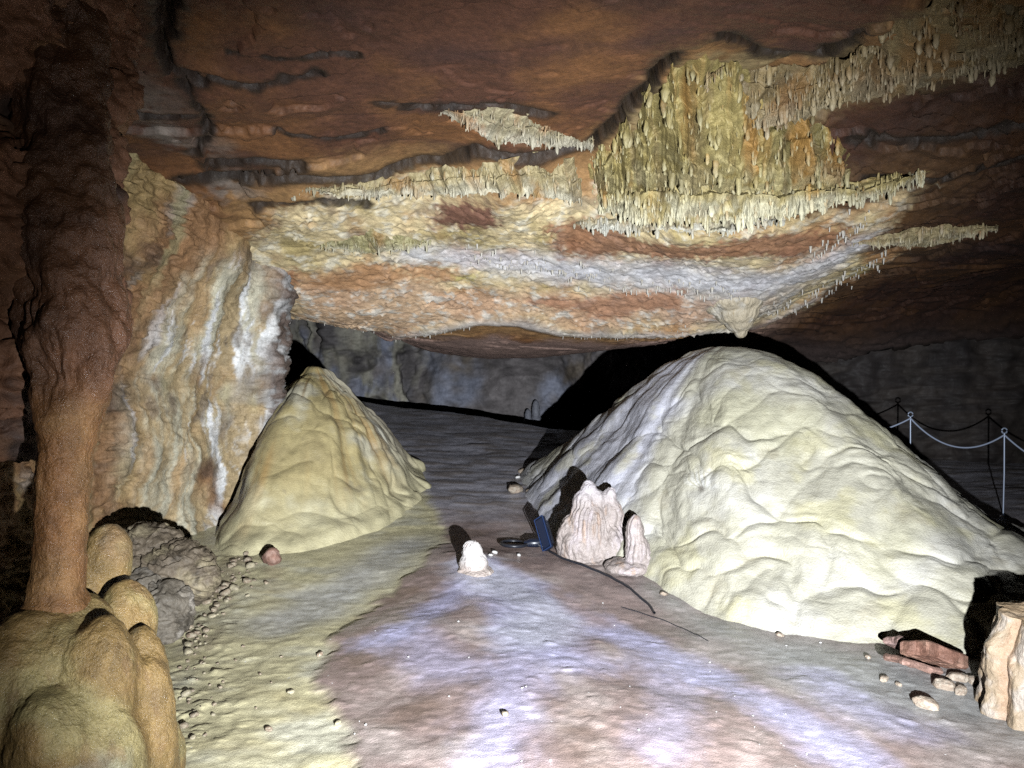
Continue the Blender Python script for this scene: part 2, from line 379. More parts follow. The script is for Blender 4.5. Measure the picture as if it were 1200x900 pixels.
# ================================================================== CEILING
def build_ceiling():
    m, n = 820, 900
    Yn = np.concatenate([np.linspace(-2.5, 2.5, 40, endpoint=False), np.linspace(2.5, 9.2, 640, endpoint=False), np.linspace(9.2, 17.5, m - 680)])
    t = np.linspace(-1.12, 1.12, n)
    Y = np.repeat(Yn[:, None], n, 1); X = t[None, :] * np.sqrt(Y * Y + 6)
    Z = ceil_base(X, Y); p = xyz(X, Y, Z * 0)
    big = fbm(p * 0.7, 3, 61); mid = fbm(p * 2.3, 4, 65); fin = fbm(p * 9, 4, 69)
    warp = .18 * mid + .05 * fin
    pale = poly_sd(X, Y, cxy((285, 285), (320, 250), (390, 218), (520, 205), (690, 215), (740, 200), (1000, 245), (1075, 205), (1085, 228), (1020, 292), (1060, 300), (960, 352), (895, 384), (830, 390), (660, 388), (610, 372), (560, 374), (470, 393), (370, 386), (330, 345), (285, 300))) + warp * .8
    fine = fbm(p * 20, 3, 71); mp_ = sst(-.08, .14, pale + .10 * fine)
    # bedding ledges in the bare brown rock
    bed = fbm(xyz(X * .55 + .3 * mid, Y * 1.1 + .15 * mid, 0 * X + 3), 3, 73) * 4
    fr = bed - np.floor(bed); led = np.floor(bed) + sst(.0, .07, fr)
    Z = Z + (0.05 * (led - bed)) * sst(.6, 2.2, X + .4 * mid) * (1 - .8 * mp_) + .03 * big
    flk = np.clip(fbm(xyz(X * 2.2, Y * 5, 0 * X + 2), 4, 81) - .25, 0, 1); Z = Z + .006 * mid * (1 - mp_) + .0025 * fin + .03 * flk * (1 - mp_)
    bd2 = fbm(xyz(X * .45 + .25 * mid, Y * .8 + .1 * mid + .03 * fin, 0 * X + 11), 3, 74) * 2.2; fr2 = bd2 - np.floor(bd2)
    Z = Z - .05 * (np.floor(bd2) + sst(.0, .05, fr2) - bd2) * sst(2.4, 1.2, X) * (.3 + .7 * sst(-.6, -1.6, X)) * (1 - .9 * mp_)
    # crusted pale zone
    crust = np.clip(fbm(p * 6, 5, 77, .65), -1, 1); drip = pillow(p * 16, 79)
    dsp = np.clip(1 - worley(p * 17 + .3 * fin[..., None], 79, 14) * 2.1, 0, 1) ** 1.5
    dmask = sst(.0, .4, fbm(p * 2.0 + 5, 3, 80) + .12)
    Z = Z - mp_ * (.018 * np.clip(crust + .1, 0, 1) * (.4 + .6 * drip) + .02 * mid + .04 * dsp * dmask)
    pocks = np.clip(ridged(p * 5, 3, 83) - .55, 0, 1); Z = Z + .05 * pocks * mp_
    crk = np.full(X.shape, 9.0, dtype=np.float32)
    # open joints
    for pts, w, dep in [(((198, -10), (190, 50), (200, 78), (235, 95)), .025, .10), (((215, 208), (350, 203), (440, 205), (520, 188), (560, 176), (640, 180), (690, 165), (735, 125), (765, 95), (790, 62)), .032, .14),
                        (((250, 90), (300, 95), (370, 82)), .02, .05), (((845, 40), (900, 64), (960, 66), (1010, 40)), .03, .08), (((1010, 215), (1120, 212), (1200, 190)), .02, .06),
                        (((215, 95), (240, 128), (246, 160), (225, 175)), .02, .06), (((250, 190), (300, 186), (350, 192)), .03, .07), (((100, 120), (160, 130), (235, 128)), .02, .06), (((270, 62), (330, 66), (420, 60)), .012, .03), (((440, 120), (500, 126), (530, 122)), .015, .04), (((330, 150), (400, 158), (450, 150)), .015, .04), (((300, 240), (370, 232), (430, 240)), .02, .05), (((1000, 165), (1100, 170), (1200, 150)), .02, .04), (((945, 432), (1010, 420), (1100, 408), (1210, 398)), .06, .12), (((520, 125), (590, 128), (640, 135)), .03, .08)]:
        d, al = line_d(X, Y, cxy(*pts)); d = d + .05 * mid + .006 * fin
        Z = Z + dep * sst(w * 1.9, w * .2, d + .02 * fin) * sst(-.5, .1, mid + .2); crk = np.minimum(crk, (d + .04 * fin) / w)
    # lip before the low slab
    d, al = line_d(X, Y, cxy((330, 372), (370, 382), (470, 390), (560, 374), (610, 374), (660, 386), (830, 388), (890, 380), (950, 350)))
    Z = Z - .05 * sst(.22, 0, d + .06 * mid)
    # ----- colours
    brown = col3(.115, .049, .028)
    c = np.broadcast_to(brown, X.shape + (3,)).copy()
    c = mixc(c, col3(.24, .108, .040), sst(.05, .55, fbm(p * 1.1 + 4, 4, 87) + .25 * sst(3.8, 5.4, Y)) * .8)
    c = mixc(c, col3(.075, .036, .028), sst(.1, .6, fbm(xyz(X * .9, Y * 1.8, 0 * X), 4, 89)) * .8)
    # ochre rim where bare rock meets crust
    och = sst(-.15, .2, .10 * fine + poly_sd(X, Y, cxy((690, 170), (740, 120), (790, 60), (840, 45), (900, 66), (960, 68), (1010, 40), (1100, -10), (1210, -10), (1210, 75), (1100, 100), (1000, 125), (930, 165), (990, 205), (800, 215))) + warp * .6)
    c = mixc(c, mixc(np.broadcast_to(col3(.36, .27, .13), X.shape + (3,)), col3(.32, .17, .065), sst(-.1, .3, mid)), och * .95)
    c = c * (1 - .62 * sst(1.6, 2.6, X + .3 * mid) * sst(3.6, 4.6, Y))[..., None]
    rim = (1 - .8 * sst(2.0, 2.6, X)) * sst(.5, .02, np.abs(pale + .12) + .18 * fin) ; c = mixc(c, col3(.38, .22, .09), rim * .8)
    # grey smear upper left, next to the wall
    gl = sst(.0, .5, poly_sd(X, Y, cxy((60, 60), (200, 85), (240, 140), (330, 230), (250, 270), (120, 150))) + .3 * mid); c = mixc(c, col3(.30, .26, .22), gl * sst(-.3, .3, fin + mid) * .8)
    cp = np.broadcast_to(col3(.72, .58, .33), X.shape + (3,)).copy()
    cp = mixc(cp, col3(.40, .31, .11), sst(-.05, .4, fbm(p * 1.7 + 8, 4, 91)) * .7)
    cp = mixc(cp, col3(.48, .23, .09), sst(-.05, .4, fbm(p * 1.3 + 2, 4, 93)) * .8)
    cp = mixc(cp, col3(.82, .78, .64), sst(.0, .4, crust) * .65)
    cp = mixc(cp, col3(.22, .17, .12), sst(.25, .5, fbm(p * 3.1 + 2, 4, 95)) * .6)
    lav = .75 * sst(-.15, .3, poly_sd(X, Y, cxy((560, 300), (700, 290), (960, 296), (1000, 300), (900, 372), (800, 384), (660, 340))) + .3 * mid)
    cp = mixc(cp, mixc(np.broadcast_to(col3(.50, .46, .47), X.shape + (3,)), col3(.62, .62, .66), sst(-.1, .4, fin)), lav * .75)
    pink = sst(-.1, .25, poly_sd(X, Y, cxy((330, 330), (450, 310), (560, 335), (700, 335), (830, 345), (900, 355), (830, 384), (650, 384), (560, 372), (470, 390), (370, 384))) + .25 * mid)
    cp = mixc(cp, mixc(np.broadcast_to(col3(.70, .46, .30), X.shape + (3,)), col3(.80, .73, .64), sst(.0, .4, crust + .3 * fine)), pink * .75)
    bw = sst(.4, .02, line_d(X, Y, cxy((480, 300), (560, 306), (660, 318), (760, 322), (860, 335), (950, 320), (1010, 285)))[0] + .25 * np.abs(mid) + .08 * fin); cp = mixc(cp, col3(.72, .73, .78), bw * .75)
    for poly, cc, a in [(((505, 238), (590, 236), (585, 262), (540, 270), (508, 266)), (.20, .10, .065), 1), (((640, 262), (700, 250), (740, 272), (850, 282), (1000, 262), (990, 288), (860, 300), (660, 302)), (.30, .14, .075), .9),
                        (((355, 330), (440, 308), (530, 312), (560, 338), (480, 330), (400, 345)), (.46, .25, .12), .9), (((690, 348), (800, 340), (800, 366), (700, 372), (600, 352)), (.46, .24, .14), .9), (((310, 315), (350, 310), (345, 335), (315, 340)), (.38, .18, .09), .9),
                        (((530, 325), (552, 325), (552, 334), (530, 334)), (.62, .54, .2), .9)]:
        q = sst(-.05, .09, poly_sd(X, Y, cxy(*poly)) + warp * .7 + .10 * fine); cp = mixc(cp, cc, q * a)
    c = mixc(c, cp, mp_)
    lip = sst(.14, .0, d + .05 * mid + .04 * fin); c = mixc(c, col3(.66, .63, .6), lip * .7)
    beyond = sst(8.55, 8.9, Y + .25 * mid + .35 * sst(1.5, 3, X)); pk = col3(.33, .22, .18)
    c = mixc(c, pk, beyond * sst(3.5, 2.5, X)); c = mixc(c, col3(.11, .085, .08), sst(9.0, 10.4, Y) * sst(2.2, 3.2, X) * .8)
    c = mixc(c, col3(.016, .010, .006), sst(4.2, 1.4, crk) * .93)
    c = c * (1 + .35 * fbm(p * 26, 3, 97))[..., None]
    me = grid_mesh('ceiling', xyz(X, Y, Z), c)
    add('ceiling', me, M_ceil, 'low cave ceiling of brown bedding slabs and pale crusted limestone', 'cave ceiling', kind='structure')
    return Yn, t, Z
_CY, _CT, _CZ = build_ceiling()
def ceil_z(x, y):
    i = np.clip(np.searchsorted(_CY, y) - 1, 0, len(_CY) - 2); fi = (y - _CY[i]) / (_CY[i + 1] - _CY[i])
    tt = x / math.sqrt(y * y + 6); j = np.clip(np.searchsorted(_CT, tt) - 1, 0, len(_CT) - 2); fj = (tt - _CT[j]) / (_CT[j + 1] - _CT[j])
    return float(_CZ[i, j] * (1 - fi) * (1 - fj) + _CZ[i + 1, j] * fi * (1 - fj) + _CZ[i, j + 1] * (1 - fi) * fj + _CZ[i + 1, j + 1] * fi * fj)

# ================================================================== WALLS
def resample(pts, n):
    pts = np.asarray(pts, dtype=float)
    # Catmull-Rom
    out = []
    Q = np.vstack([2 * pts[0] - pts[1], pts, 2 * pts[-1] - pts[-2]])
    for k in range(1, len(Q) - 2):
        tt = np.linspace(0, 1, 40, endpoint=False)[:, None]
        a, b, c, d = Q[k - 1], Q[k], Q[k + 1], Q[k + 2]
        out.append(.5 * (2 * b + (c - a) * tt + (2 * a - 5 * b + 4 * c - d) * tt ** 2 + (3 * b - a - 3 * c + d) * tt ** 3))
    out = np.vstack(out + [pts[-1:]])
    s = np.concatenate([[0], np.cumsum(np.linalg.norm(np.diff(out, axis=0), axis=1))])
    q = np.linspace(0, s[-1], n)
    return np.stack([np.interp(q, s, out[:, k]) for k in range(out.shape[1])], 1), q

def build_wall_left():
    path = [(-2.5, -2.6), (-2.7, 0), (-2.65, 2), (-2.75, 3.4), (-3.05, 4.6), (-3.1, 5.5), (-2.9, 6.3), (-2.62, 6.9), (-2.30, 7.2), (-2.30, 7.5), (-2.7, 7.95), (-3.2, 8.5), (-4.2, 9.2), (-5.0, 11), (-5.2, 14), (-5.0, 17)]
    pl, q = resample(path, 1100)
    z = np.linspace(-.35, 3.7, 420)
    X = np.repeat(pl[None, :, 0], len(z), 0); Y = np.repeat(pl[None, :, 1], len(z), 0); Z = np.repeat(z[:, None], len(q), 1); Q = np.repeat(q[None], len(z), 0)
    act = sst(3.0, 4.6, Y) * sst(8.4, 7.6, Y)
    X = X + act * (.48 * (1 - .75 * sst(6.5, 7.2, Y)) * sst(1.55, 2.75, Z)) + .12 * act * sst(.45, 0, Z)
    X = X + .35 * sst(1.2, 2.8, Z) * (1 - act)
    V = xyz(X, Y, Z); Nn = normals(V); Nn *= np.sign((Nn * (np.array([0, 4, 1.5]) - V)).sum(-1, keepdims=True))
    p = V.copy()
    big = fbm(p * 1.0, 3, 101); strata = fbm(xyz(X * 1.2, Y * 1.2, Z * 5 + .5 * Y), 4, 103); fin = fbm(p * 8, 4, 105)
    lw = Y * 1.0 + X * .5 - Z * (.10 + .22 * sst(1.4, .2, Z)) + .16 * fbm(p * 1.3, 3, 102) + .085 * fbm(p * 3.5, 4, 104)
    flow = fbm(xyz(lw * 6, 0 * X + .5, Z * .9), 5, 107, .6)     # drip streaks falling down the wall
    fm = sst(5.75, 6.4, Y + .25 * (2 - Z) * .5) * sst(8.0, 7.5, Y)               # flowstone-coated length of wall
    led = strata * 3; fr = led - np.floor(led); ledge = np.floor(led) + sst(0, .2, fr) - led
    D = .11 * big + (.05 * strata + .05 * ledge) * (1 - .6 * fm) + .03 * fin * (1 - .5 * fm) + fm * .028 * flow + fm * .03 * (pillow(xyz(lw * 3.5, 0 * X, Z * 1.1), 106, 7) - .5)
    rocky = sst(7.0, 7.25, Y) * sst(8.6, 8.0, Y); D = D + rocky * (.1 * fbm(p * 4, 4, 109) + .05 * np.abs(fin))
    V = V + Nn * D[..., None]
    # colours
    c = np.broadcast_to(col3(.33, .18, .085), X.shape + (3,)).copy()
    c = mixc(c, col3(.42, .30, .13), sst(-.1, .4, fbm(p * 1.4 + 3, 4, 111)) * .8)
    c = mixc(c, col3(.12, .075, .05), sst(.0, .45, fbm(xyz(X, Y * 1.2, Z * 3.2), 4, 113)) * .85)
    c = mixc(c, col3(.36, .36, .33), sst(.2, .5, fbm(p * 2.2 + 6, 4, 115)) * .5)
    oliv = sst(.1, .4, fbm(xyz(Y * 3 + X, Z * .5, 0 * X), 3, 117)); c = mixc(c, col3(.40, .36, .19), oliv * .6 * act)
    cf = np.broadcast_to(col3(.44, .33, .18), X.shape + (3,)).copy()
    cf = mixc(cf, col3(.58, .54, .40), sst(-.2, .25, flow + .4 * big))
    cf = mixc(cf, col3(.50, .31, .15), .7 * sst(.1, .5, fbm(xyz(lw * 3.5, 0 * X, Z * 1.1), 4, 119)) * .8)
    cf = mixc(cf, col3(.86, .86, .84), sst(.06, .3, fbm(xyz(lw * 5, 0 * X + 7, Z * .8), 5, 121, .6) + .34 * sst(2.4, 1.5, Z) * sst(6.3, 6.9, Y + .25 * big) * sst(8.0, 7.5, Y) - .16 + .15 * big) * .97)
    cf = mixc(cf, col3(.2, .16, .12), sst(.3, .5, fbm(xyz(lw * 5, 0 * X + 3, Z * 2), 4, 123)) * .7)
    c = mixc(c, cf, fm * sst(2.75, 2.3, Z + .3 * big) * sst(-.55, -.05, fbm(p * 1.7 + 13, 3, 127)))
    c = mixc(c, mixc(np.broadcast_to(col3(.36, .35, .34), X.shape + (3,)), col3(.16, .12, .1), sst(-.1, .3, fin + strata)), rocky * sst(-.25, .25, fbm(p * 2 + 1, 3, 125) + .15))
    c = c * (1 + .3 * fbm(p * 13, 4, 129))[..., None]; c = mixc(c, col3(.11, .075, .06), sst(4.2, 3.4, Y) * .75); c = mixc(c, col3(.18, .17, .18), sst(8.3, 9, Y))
    add('wall_left', grid_mesh('wall_left', V, c), M_wall, 'orange and white streaked cave wall beside the smaller mound', 'cave wall', kind='structure')
build_wall_left()

def build_wall_back():
    path = [(-5.6, 16.4), (-4.2, 15.4), (-3.4, 14.9), (-2.2, 15.2), (-1.2, 14.9), (.2, 15.0), (1.6, 15.4), (2.2, 14.4), (2.9, 12.6), (3.6, 11.2), (4.6, 10.3), (6.0, 9.9), (7.4, 9.4), (8.2, 7.5), (8.4, 4), (8.0, 0), (6, -2.6), (0, -3), (-2.6, -2.7)]
    pl, q = resample(path, 900); z = np.linspace(-.6, 3.8, 260)
    X = np.repeat(pl[None, :, 0], len(z), 0); Y = np.repeat(pl[None, :, 1], len(z), 0); Z = np.repeat(z[:, None], len(q), 1)
    V = xyz(X, Y, Z); Nn = normals(V); Nn *= np.sign((Nn * (np.array([1, 5, 1.5]) - V)).sum(-1, keepdims=True))
    p = V
    big = fbm(p * .55, 3, 131); mid = fbm(p * 1.8, 4, 133); fl = fbm(xyz(X * 4, Y * 4, Z * .7), 3, 135); st = fbm(xyz(X * .5, Y * .5, Z * 4), 3, 137)
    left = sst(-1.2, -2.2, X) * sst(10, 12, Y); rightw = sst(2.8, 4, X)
    led = st * 2; fr = led - np.floor(led); ledge = np.floor(led) + sst(0, .15, fr) - led
    D = .25 * big + .10 * mid + .22 * ridged(p * .9, 3, 138) * (1 - rightw) + .05 * fbm(p * 5, 3, 140) + left * (.28 * np.abs(mid) + .12 * fl) + rightw * (.03 * ledge - .1 * big + .06 * mid)
    bulge = np.exp(-(((X - .1) / 1.3) ** 2 + ((Z - 1.0) / .9) ** 2)) * sst(12, 14, Y); D = D + .7 * bulge
    V = V + Nn * D[..., None]
    c = np.broadcast_to(col3(.22, .20, .20), X.shape + (3,)).copy()
    c = mixc(c, col3(.34, .37, .47), sst(-.05, .4, fbm(p * .9 + 3, 4, 139)) * .9)
    c = mixc(c, col3(.2, .165, .13), sst(.05, .5, fbm(p * 1.1 + 8, 4, 141)))
    c = mixc(c, mixc(np.broadcast_to(col3(.42, .40, .32), X.shape + (3,)), col3(.12, .11, .11), sst(-.2, .4, mid)), left * sst(-.3, .3, fl + mid + .2))
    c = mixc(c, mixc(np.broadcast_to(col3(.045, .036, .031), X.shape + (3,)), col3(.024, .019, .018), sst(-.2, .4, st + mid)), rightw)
    c = c * (1 + .35 * fbm(p * 4.5, 4, 143))[..., None]
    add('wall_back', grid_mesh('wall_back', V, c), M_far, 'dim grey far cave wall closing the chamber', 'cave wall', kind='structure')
build_wall_back()

# ================================================================== MOUNDS
def mound(name, center, zpeak, foot, prof, pill, colfn, label, mat, nr=420, nphi=900, seed=0, knob=None, skew=0.0):
    """heap of flowstone: foot = plan points of its outline"""
    cx, cy = center
    ang = np.array([math.atan2(y - cy, x - cx) for x, y in foot]); rad = np.array([math.hypot(x - cx, y - cy) for x, y in foot])
    o = np.argsort(ang); ang, rad = ang[o], rad[o]
    A = np.concatenate([ang - 2 * math.pi, ang, ang + 2 * math.pi]); Rr = np.tile(rad, 3)
    phi = np.linspace(-math.pi, math.pi, nphi, endpoint=False)
    rr = np.interp(phi, A, Rr)
    k = np.hanning(41); k /= k.sum(); rr = np.convolve(np.concatenate([rr[-20:], rr, rr[:20]]), k, 'valid')
    u = np.linspace(0, 1.06, nr) ** .8 * 1.0
    U = np.repeat(u[:, None], nphi, 1); PH = np.repeat(phi[None], nr, 0); RR = np.repeat(rr[None], nr, 0)
    cs, sn = np.cos(PH), np.sin(PH)
    wob = fbm(xyz(cs * 2.2, sn * 2.2, 0 * U), 3, seed + 1)
    RR = RR * (1 + .07 * wob)
    X = cx + RR * U * cs; Y = cy + RR * U * sn
    pr = np.interp(U, prof[0], prof[1])
    kk = np.hanning(25); kk /= kk.sum()
    pr1 = np.interp(u, prof[0], prof[1]); pr1 = np.convolve(np.pad(pr1, 12, mode='edge'), kk, 'valid'); pr = np.repeat(pr1[:, None], nphi, 1)
    pr = np.sign(pr) * np.abs(pr) ** (1 + skew * np.clip(cs + .25, 0, 1))
    zf = floor_base(X, Y)
    Z = zpeak * pr + zf * (1 - pr) - .05 * sst(.96, 1.06, U)
    V = xyz(X, Y, Z); Nn = normals(V, True); Nn *= np.sign(Nn[..., 2:3] + 1e-9)
    D = pill(V, U, PH, pr)
    # keep the very top smooth where the polar grid closes
    D = D * (.25 + .75 * sst(.0, .08, U)) 
    D = D * sst(1.05, .97, U)
    V = V + Nn * D[..., None]
    if knob is not None:
        for kx, ky, kr, kh in knob:
            V[..., 2] += kh * np.exp(-(((V[..., 0] - kx) ** 2 + (V[..., 1] - ky) ** 2) / kr ** 2) ** 2)
    V[0] = V[0].mean(0)
    c = colfn(V, U, PH, D)
    return add(name, grid_mesh(name, V, c, True), mat, label, 'flowstone mound', origin=(cx, cy, float(floor_base(cx, cy))))

pk = P(850, 406, 6.8)
footA = fxy((618, 556), (640, 596), (660, 636), (705, 661), (752, 677), (778, 694), (840, 718), (930, 739), (1010, 757), (1140, 786)) + [(3.1, 3.72), (3.95, 4.1), (4.5, 5.1), (4.55, 6.2), (3.9, 7.6), (2.9, 8.8), (1.7, 9.3), (.7, 9.0)]
PIT = P(822, 574, 5.62)
def pillA(V, U, PH, pr):
    w = .25 * fbm(V * 1.6, 2, 201)[..., None]
    q = V + w
    low = sst(.25, .6, U)
    # smoother streaked left flank, lobed front and right
    side = sst(2.95, 2.35, np.abs(PH)) 
    q = q + .045 * fbm(V * 4.5, 2, 202)[..., None]
    a = lobes(q * np.array([2.0, 2.0, 2.6]), 203, .2); b = lobes(q * np.array([4.4, 4.4, 5.6]), 205, .18); c = lobes(q * np.array([11, 11, 14]), 207, .15)
    vis = sst(-.35, .25, fbm(V * 1.8 + 3, 2, 214))
    rip = fbm(xyz(V[..., 0] * 7, V[..., 1] * 7, V[..., 2] * 26), 3, 216)
    f = fbm(V * 6, 4, 209)
    streak = fbm(xyz(V[..., 0] * 1.2 + V[..., 2] * 2.4, V[..., 1] * 1.2, V[..., 2] * 3.2 - V[..., 0] * 1.5), 3, 211)
    amp = .3 + .7 * side
    return amp * (.014 * (pillow(q * np.array([6, 6, 7]), 217, 9) - .5) + .050 * (a - .55) * (.35 + .65 * low) + .012 * (b - .55) * (.3 + .7 * low) * vis + .004 * (c - .5) * vis) + .05 * fbm(V * 1.3 + 5, 2, 215) * low + .003 * f + .0022 * rip + .0015 * fbm(V * 30, 2, 213) + (1 - side) * .035 * streak - .05 * np.exp(-(np.linalg.norm((V - PIT) * np.array([1, .6, .8]), axis=-1) / .035) ** 2)
def colA(V, U, PH, D):
    X, Y, Z = V[..., 0], V[..., 1], V[..., 2]
    c = np.broadcast_to(col3(.45, .43, .345), X.shape + (3,)).copy()
    n = fbm(V * 1.5, 4, 221); n2 = fbm(V * 4, 4, 223)
    c = mixc(c, col3(.51, .495, .445), sst(-.1, .4, n + .3 * n2) * .8)
    c = mixc(c, col3(.46, .44, .30), sst(.1, .5, fbm(V * 1.2 + 5, 3, 225)) * .6)
    left = sst(2.25, 2.75, np.abs(PH) + .35 * n + .1 * n2 ) * sst(.05, .25, U)
    c = mixc(c, col3(.52, .52, .59), left * .9)
    rs = sst(.25, 1.0, PH + .25 * n + 1.0 * 0) * 0 + sst(-1.0, -.3, PH + .3 * n) * sst(1.6, 1.0, np.abs(PH)) * sst(.3, .7, U); c = mixc(c, col3(.44, .42, .38), rs * .85)
    c = mixc(c, col3(.33, .29, .20), sst(.35, .6, n2) * .35)
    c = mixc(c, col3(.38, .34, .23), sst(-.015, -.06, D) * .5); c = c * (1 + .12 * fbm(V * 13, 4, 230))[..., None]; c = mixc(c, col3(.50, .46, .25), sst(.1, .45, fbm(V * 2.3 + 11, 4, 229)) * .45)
    c = mixc(c, col3(.48, .42, .26), sst(.12, .02, U) * .6)
    q = V - PIT; dp = np.linalg.norm(q * np.array([1, .5, .8]), axis=-1); a = np.arctan2(q[..., 0], q[..., 2])
    c = mixc(c, col3(.84, .84, .82), sst(.16, .04, dp) * .5 * sst(.3, .8, np.abs(np.sin(a * 7 + n2 * 4))) * sst(.0, .05, q[..., 2]))
    c = mixc(c, col3(.08, .06, .05), sst(.045, .01, dp))
    return c
profA = (np.array([0, .06, .15, .25, .4, .55, .7, .85, 1.0, 1.1]), np.array([1, .995, .965, .905, .75, .555, .37, .19, .035, -.02]))
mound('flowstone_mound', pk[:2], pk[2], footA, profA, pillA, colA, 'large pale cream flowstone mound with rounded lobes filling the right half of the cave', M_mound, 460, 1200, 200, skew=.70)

pk2 = P(368, 432, 8.0)
footB = fxy((500, 560), (490, 584), (455, 612), (405, 632), (335, 652), (262, 655)) + [(-2.6, 7.1), (-2.8, 7.8), (-2.75, 8.5), (-2.4, 9.2), (-1.5, 9.2), (-1.05, 8.7)]
def pillB(V, U, PH, pr):
    q = V + .25 * fbm(V * 1.8, 2, 301)[..., None]
    a = pillow(q * np.array([2, 2, 1.6]), 303, 10); b = pillow(q * np.array([5, 5, 4]), 305, 10)
    gut = fbm(xyz(np.cos(PH) * 3.5, np.sin(PH) * 3.5, U * 1.2), 3, 307)
    return .07 * (a - .5) * sst(.05, .4, U) + .02 * (b - .5) + .025 * (lobes(q * np.array([2.6, 2.6, 2.2]), 321, .2) - .6) * sst(.1, .35, U) + .055 * gut * sst(.05, .3, U) + .005 * fbm(V * 7, 3, 309)
def colB(V, U, PH, D):
    n = fbm(V * 2, 4, 311); g = fbm(xyz(np.cos(PH) * 4, np.sin(PH) * 4, U * 1.0), 4, 313)
    c = np.broadcast_to(col3(.48, .40, .20), V.shape).copy()
    c = mixc(c, col3(.50, .33, .12), sst(.1, .45, g) * .7)
    c = mixc(c, col3(.62, .59, .46), sst(.0, .4, n) * .8)
    c = mixc(c, col3(.33, .27, .14), sst(.0, .5, -n + .3 * g) * .6)
    c = mixc(c, col3(.42, .41, .37), sst(-.9, -.2, PH) * .6)
    c = mixc(c, col3(.2, .16, .12), sst(.4, .6, fbm(V * 5 + 3, 4, 317)) * .5)
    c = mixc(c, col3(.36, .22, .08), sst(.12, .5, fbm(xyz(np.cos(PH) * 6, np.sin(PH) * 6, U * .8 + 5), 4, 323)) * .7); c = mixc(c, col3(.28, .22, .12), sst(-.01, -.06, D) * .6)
    c = mixc(c, col3(.58, .53, .33), sst(.66, .95, U + .15 * n) * .9); c = c * (1 + .2 * fbm(V * 12, 4, 319))[..., None]
    return c
profB = (np.array([0, .07, .14, .22, .4, .6, .75, .88, 1.0, 1.1]), np.array([1, .985, .95, .90, .745, .51, .28, .10, .02, -.01]))
kn = [(pk2[0] + .02, pk2[1] - .05, .11, .05), (pk2[0] + .17, pk2[1], .06, .04), (pk2[0] - .1, pk2[1] - .05, .06, .02)]
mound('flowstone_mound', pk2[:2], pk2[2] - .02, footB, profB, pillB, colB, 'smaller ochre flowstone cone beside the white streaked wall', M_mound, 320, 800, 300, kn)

# ================================================================== star-shaped lumps
def blob_mesh(name, center, balls, seed, disp, colfn, vox=.014, smooth=3, sub=1):
    """union of balls and ellipsoids grown together by a voxel remesh, then displaced"""
    import bmesh
    bm = bmesh.new(); bmesh.ops.create_icosphere(bm, subdivisions=4, radius=1)
    bm.verts.ensure_lookup_table()
    U = np.array([v.co[:] for v in bm.verts]); T = np.array([[v.index for v in f.verts] for f in bm.faces]); bm.free()
    VV, FF = join([(np.asarray(c) + U * np.asarray(r), T) for c, r in balls])
    tmp = bpy.data.objects.new('tmp', mesh_from('tmp', VV, FF)); C.objects.link(tmp)
    m1 = tmp.modifiers.new('a', 'REMESH'); m1.mode = 'VOXEL'; m1.voxel_size = vox
    m2 = tmp.modifiers.new('b', 'SMOOTH'); m2.factor = .5; m2.iterations = smooth
    m3 = tmp.modifiers.new('c', 'SUBSURF'); m3.levels = sub; m3.render_levels = sub
    dg = bpy.context.evaluated_depsgraph_get(); me = bpy.data.meshes.new_from_object(tmp.evaluated_get(dg)); me.name = name
    tm = tmp.data; bpy.data.objects.remove(tmp); bpy.data.meshes.remove(tm)
    n = len(me.vertices); V = np.zeros(n * 3, dtype=np.float32); me.vertices.foreach_get('co', V); V = V.reshape(-1, 3)
    Nn = np.zeros(n * 3, dtype=np.float32); me.vertices.foreach_get('normal', Nn); Nn = Nn.reshape(-1, 3)
    V = V + Nn * np.asarray(disp(V))[..., None]; me.vertices.foreach_set('co', V.ravel().astype(np.float32))
    c = np.ones((n, 4), dtype=np.float32); c[:, :3] = np.clip(colfn(V), 0, .88)
    at = me.color_attributes.new('tint', 'FLOAT_COLOR', 'POINT'); at.data.foreach_set('color', c.ravel())
    me.polygons.foreach_set('use_smooth', np.full(len(me.polygons), True)); me.update()
    return me

def bp(px, py, r_px, Y): return (P(px, py, Y), r_px * Y / F)
def ell(px, py, rx, rz, Y, ry=None):
    s = Y / F; return (P(px, py, Y), np.array([rx * s, (ry or rx) * s, rz * s]))
# bulbous flowstone boulder under the column
balls = [ell(70, 805, 72, 105, 2.75), ell(18, 840, 70, 105, 2.62), ell(120, 815, 46, 95, 2.68), ell(150, 735, 30, 62, 3.0), ell(128, 665, 30, 52, 3.15), ell(165, 815, 30, 85, 2.88), ell(178, 850, 26, 80, 2.8), ell(95, 700, 38, 48, 3.1), ell(66, 735, 58, 36, 2.78), ell(60, 880, 52, 70, 2.5), ell(125, 890, 42, 70, 2.6), ell(150, 880, 40, 80, 2.75),
         (np.array([-1.75, 2.7, .05]), np.array([.4, .4, .4])), (np.array([-1.5, 2.85, .05]), np.array([.22, .3, .3])), (np.array([-2.1, 2.6, .1]), np.array([.5, .5, .5]))]
def dB(V): return .012 * fbm(V * 4, 4, 401) + .035 * (pillow(V * np.array([6, 6, 2.6]) + .4 * fbm(V * 2, 2, 402)[..., None], 403, 12) - .5) + .006 * fbm(V * np.array([20, 20, 7]), 3, 404) + .003 * fbm(V * 40, 2, 406)
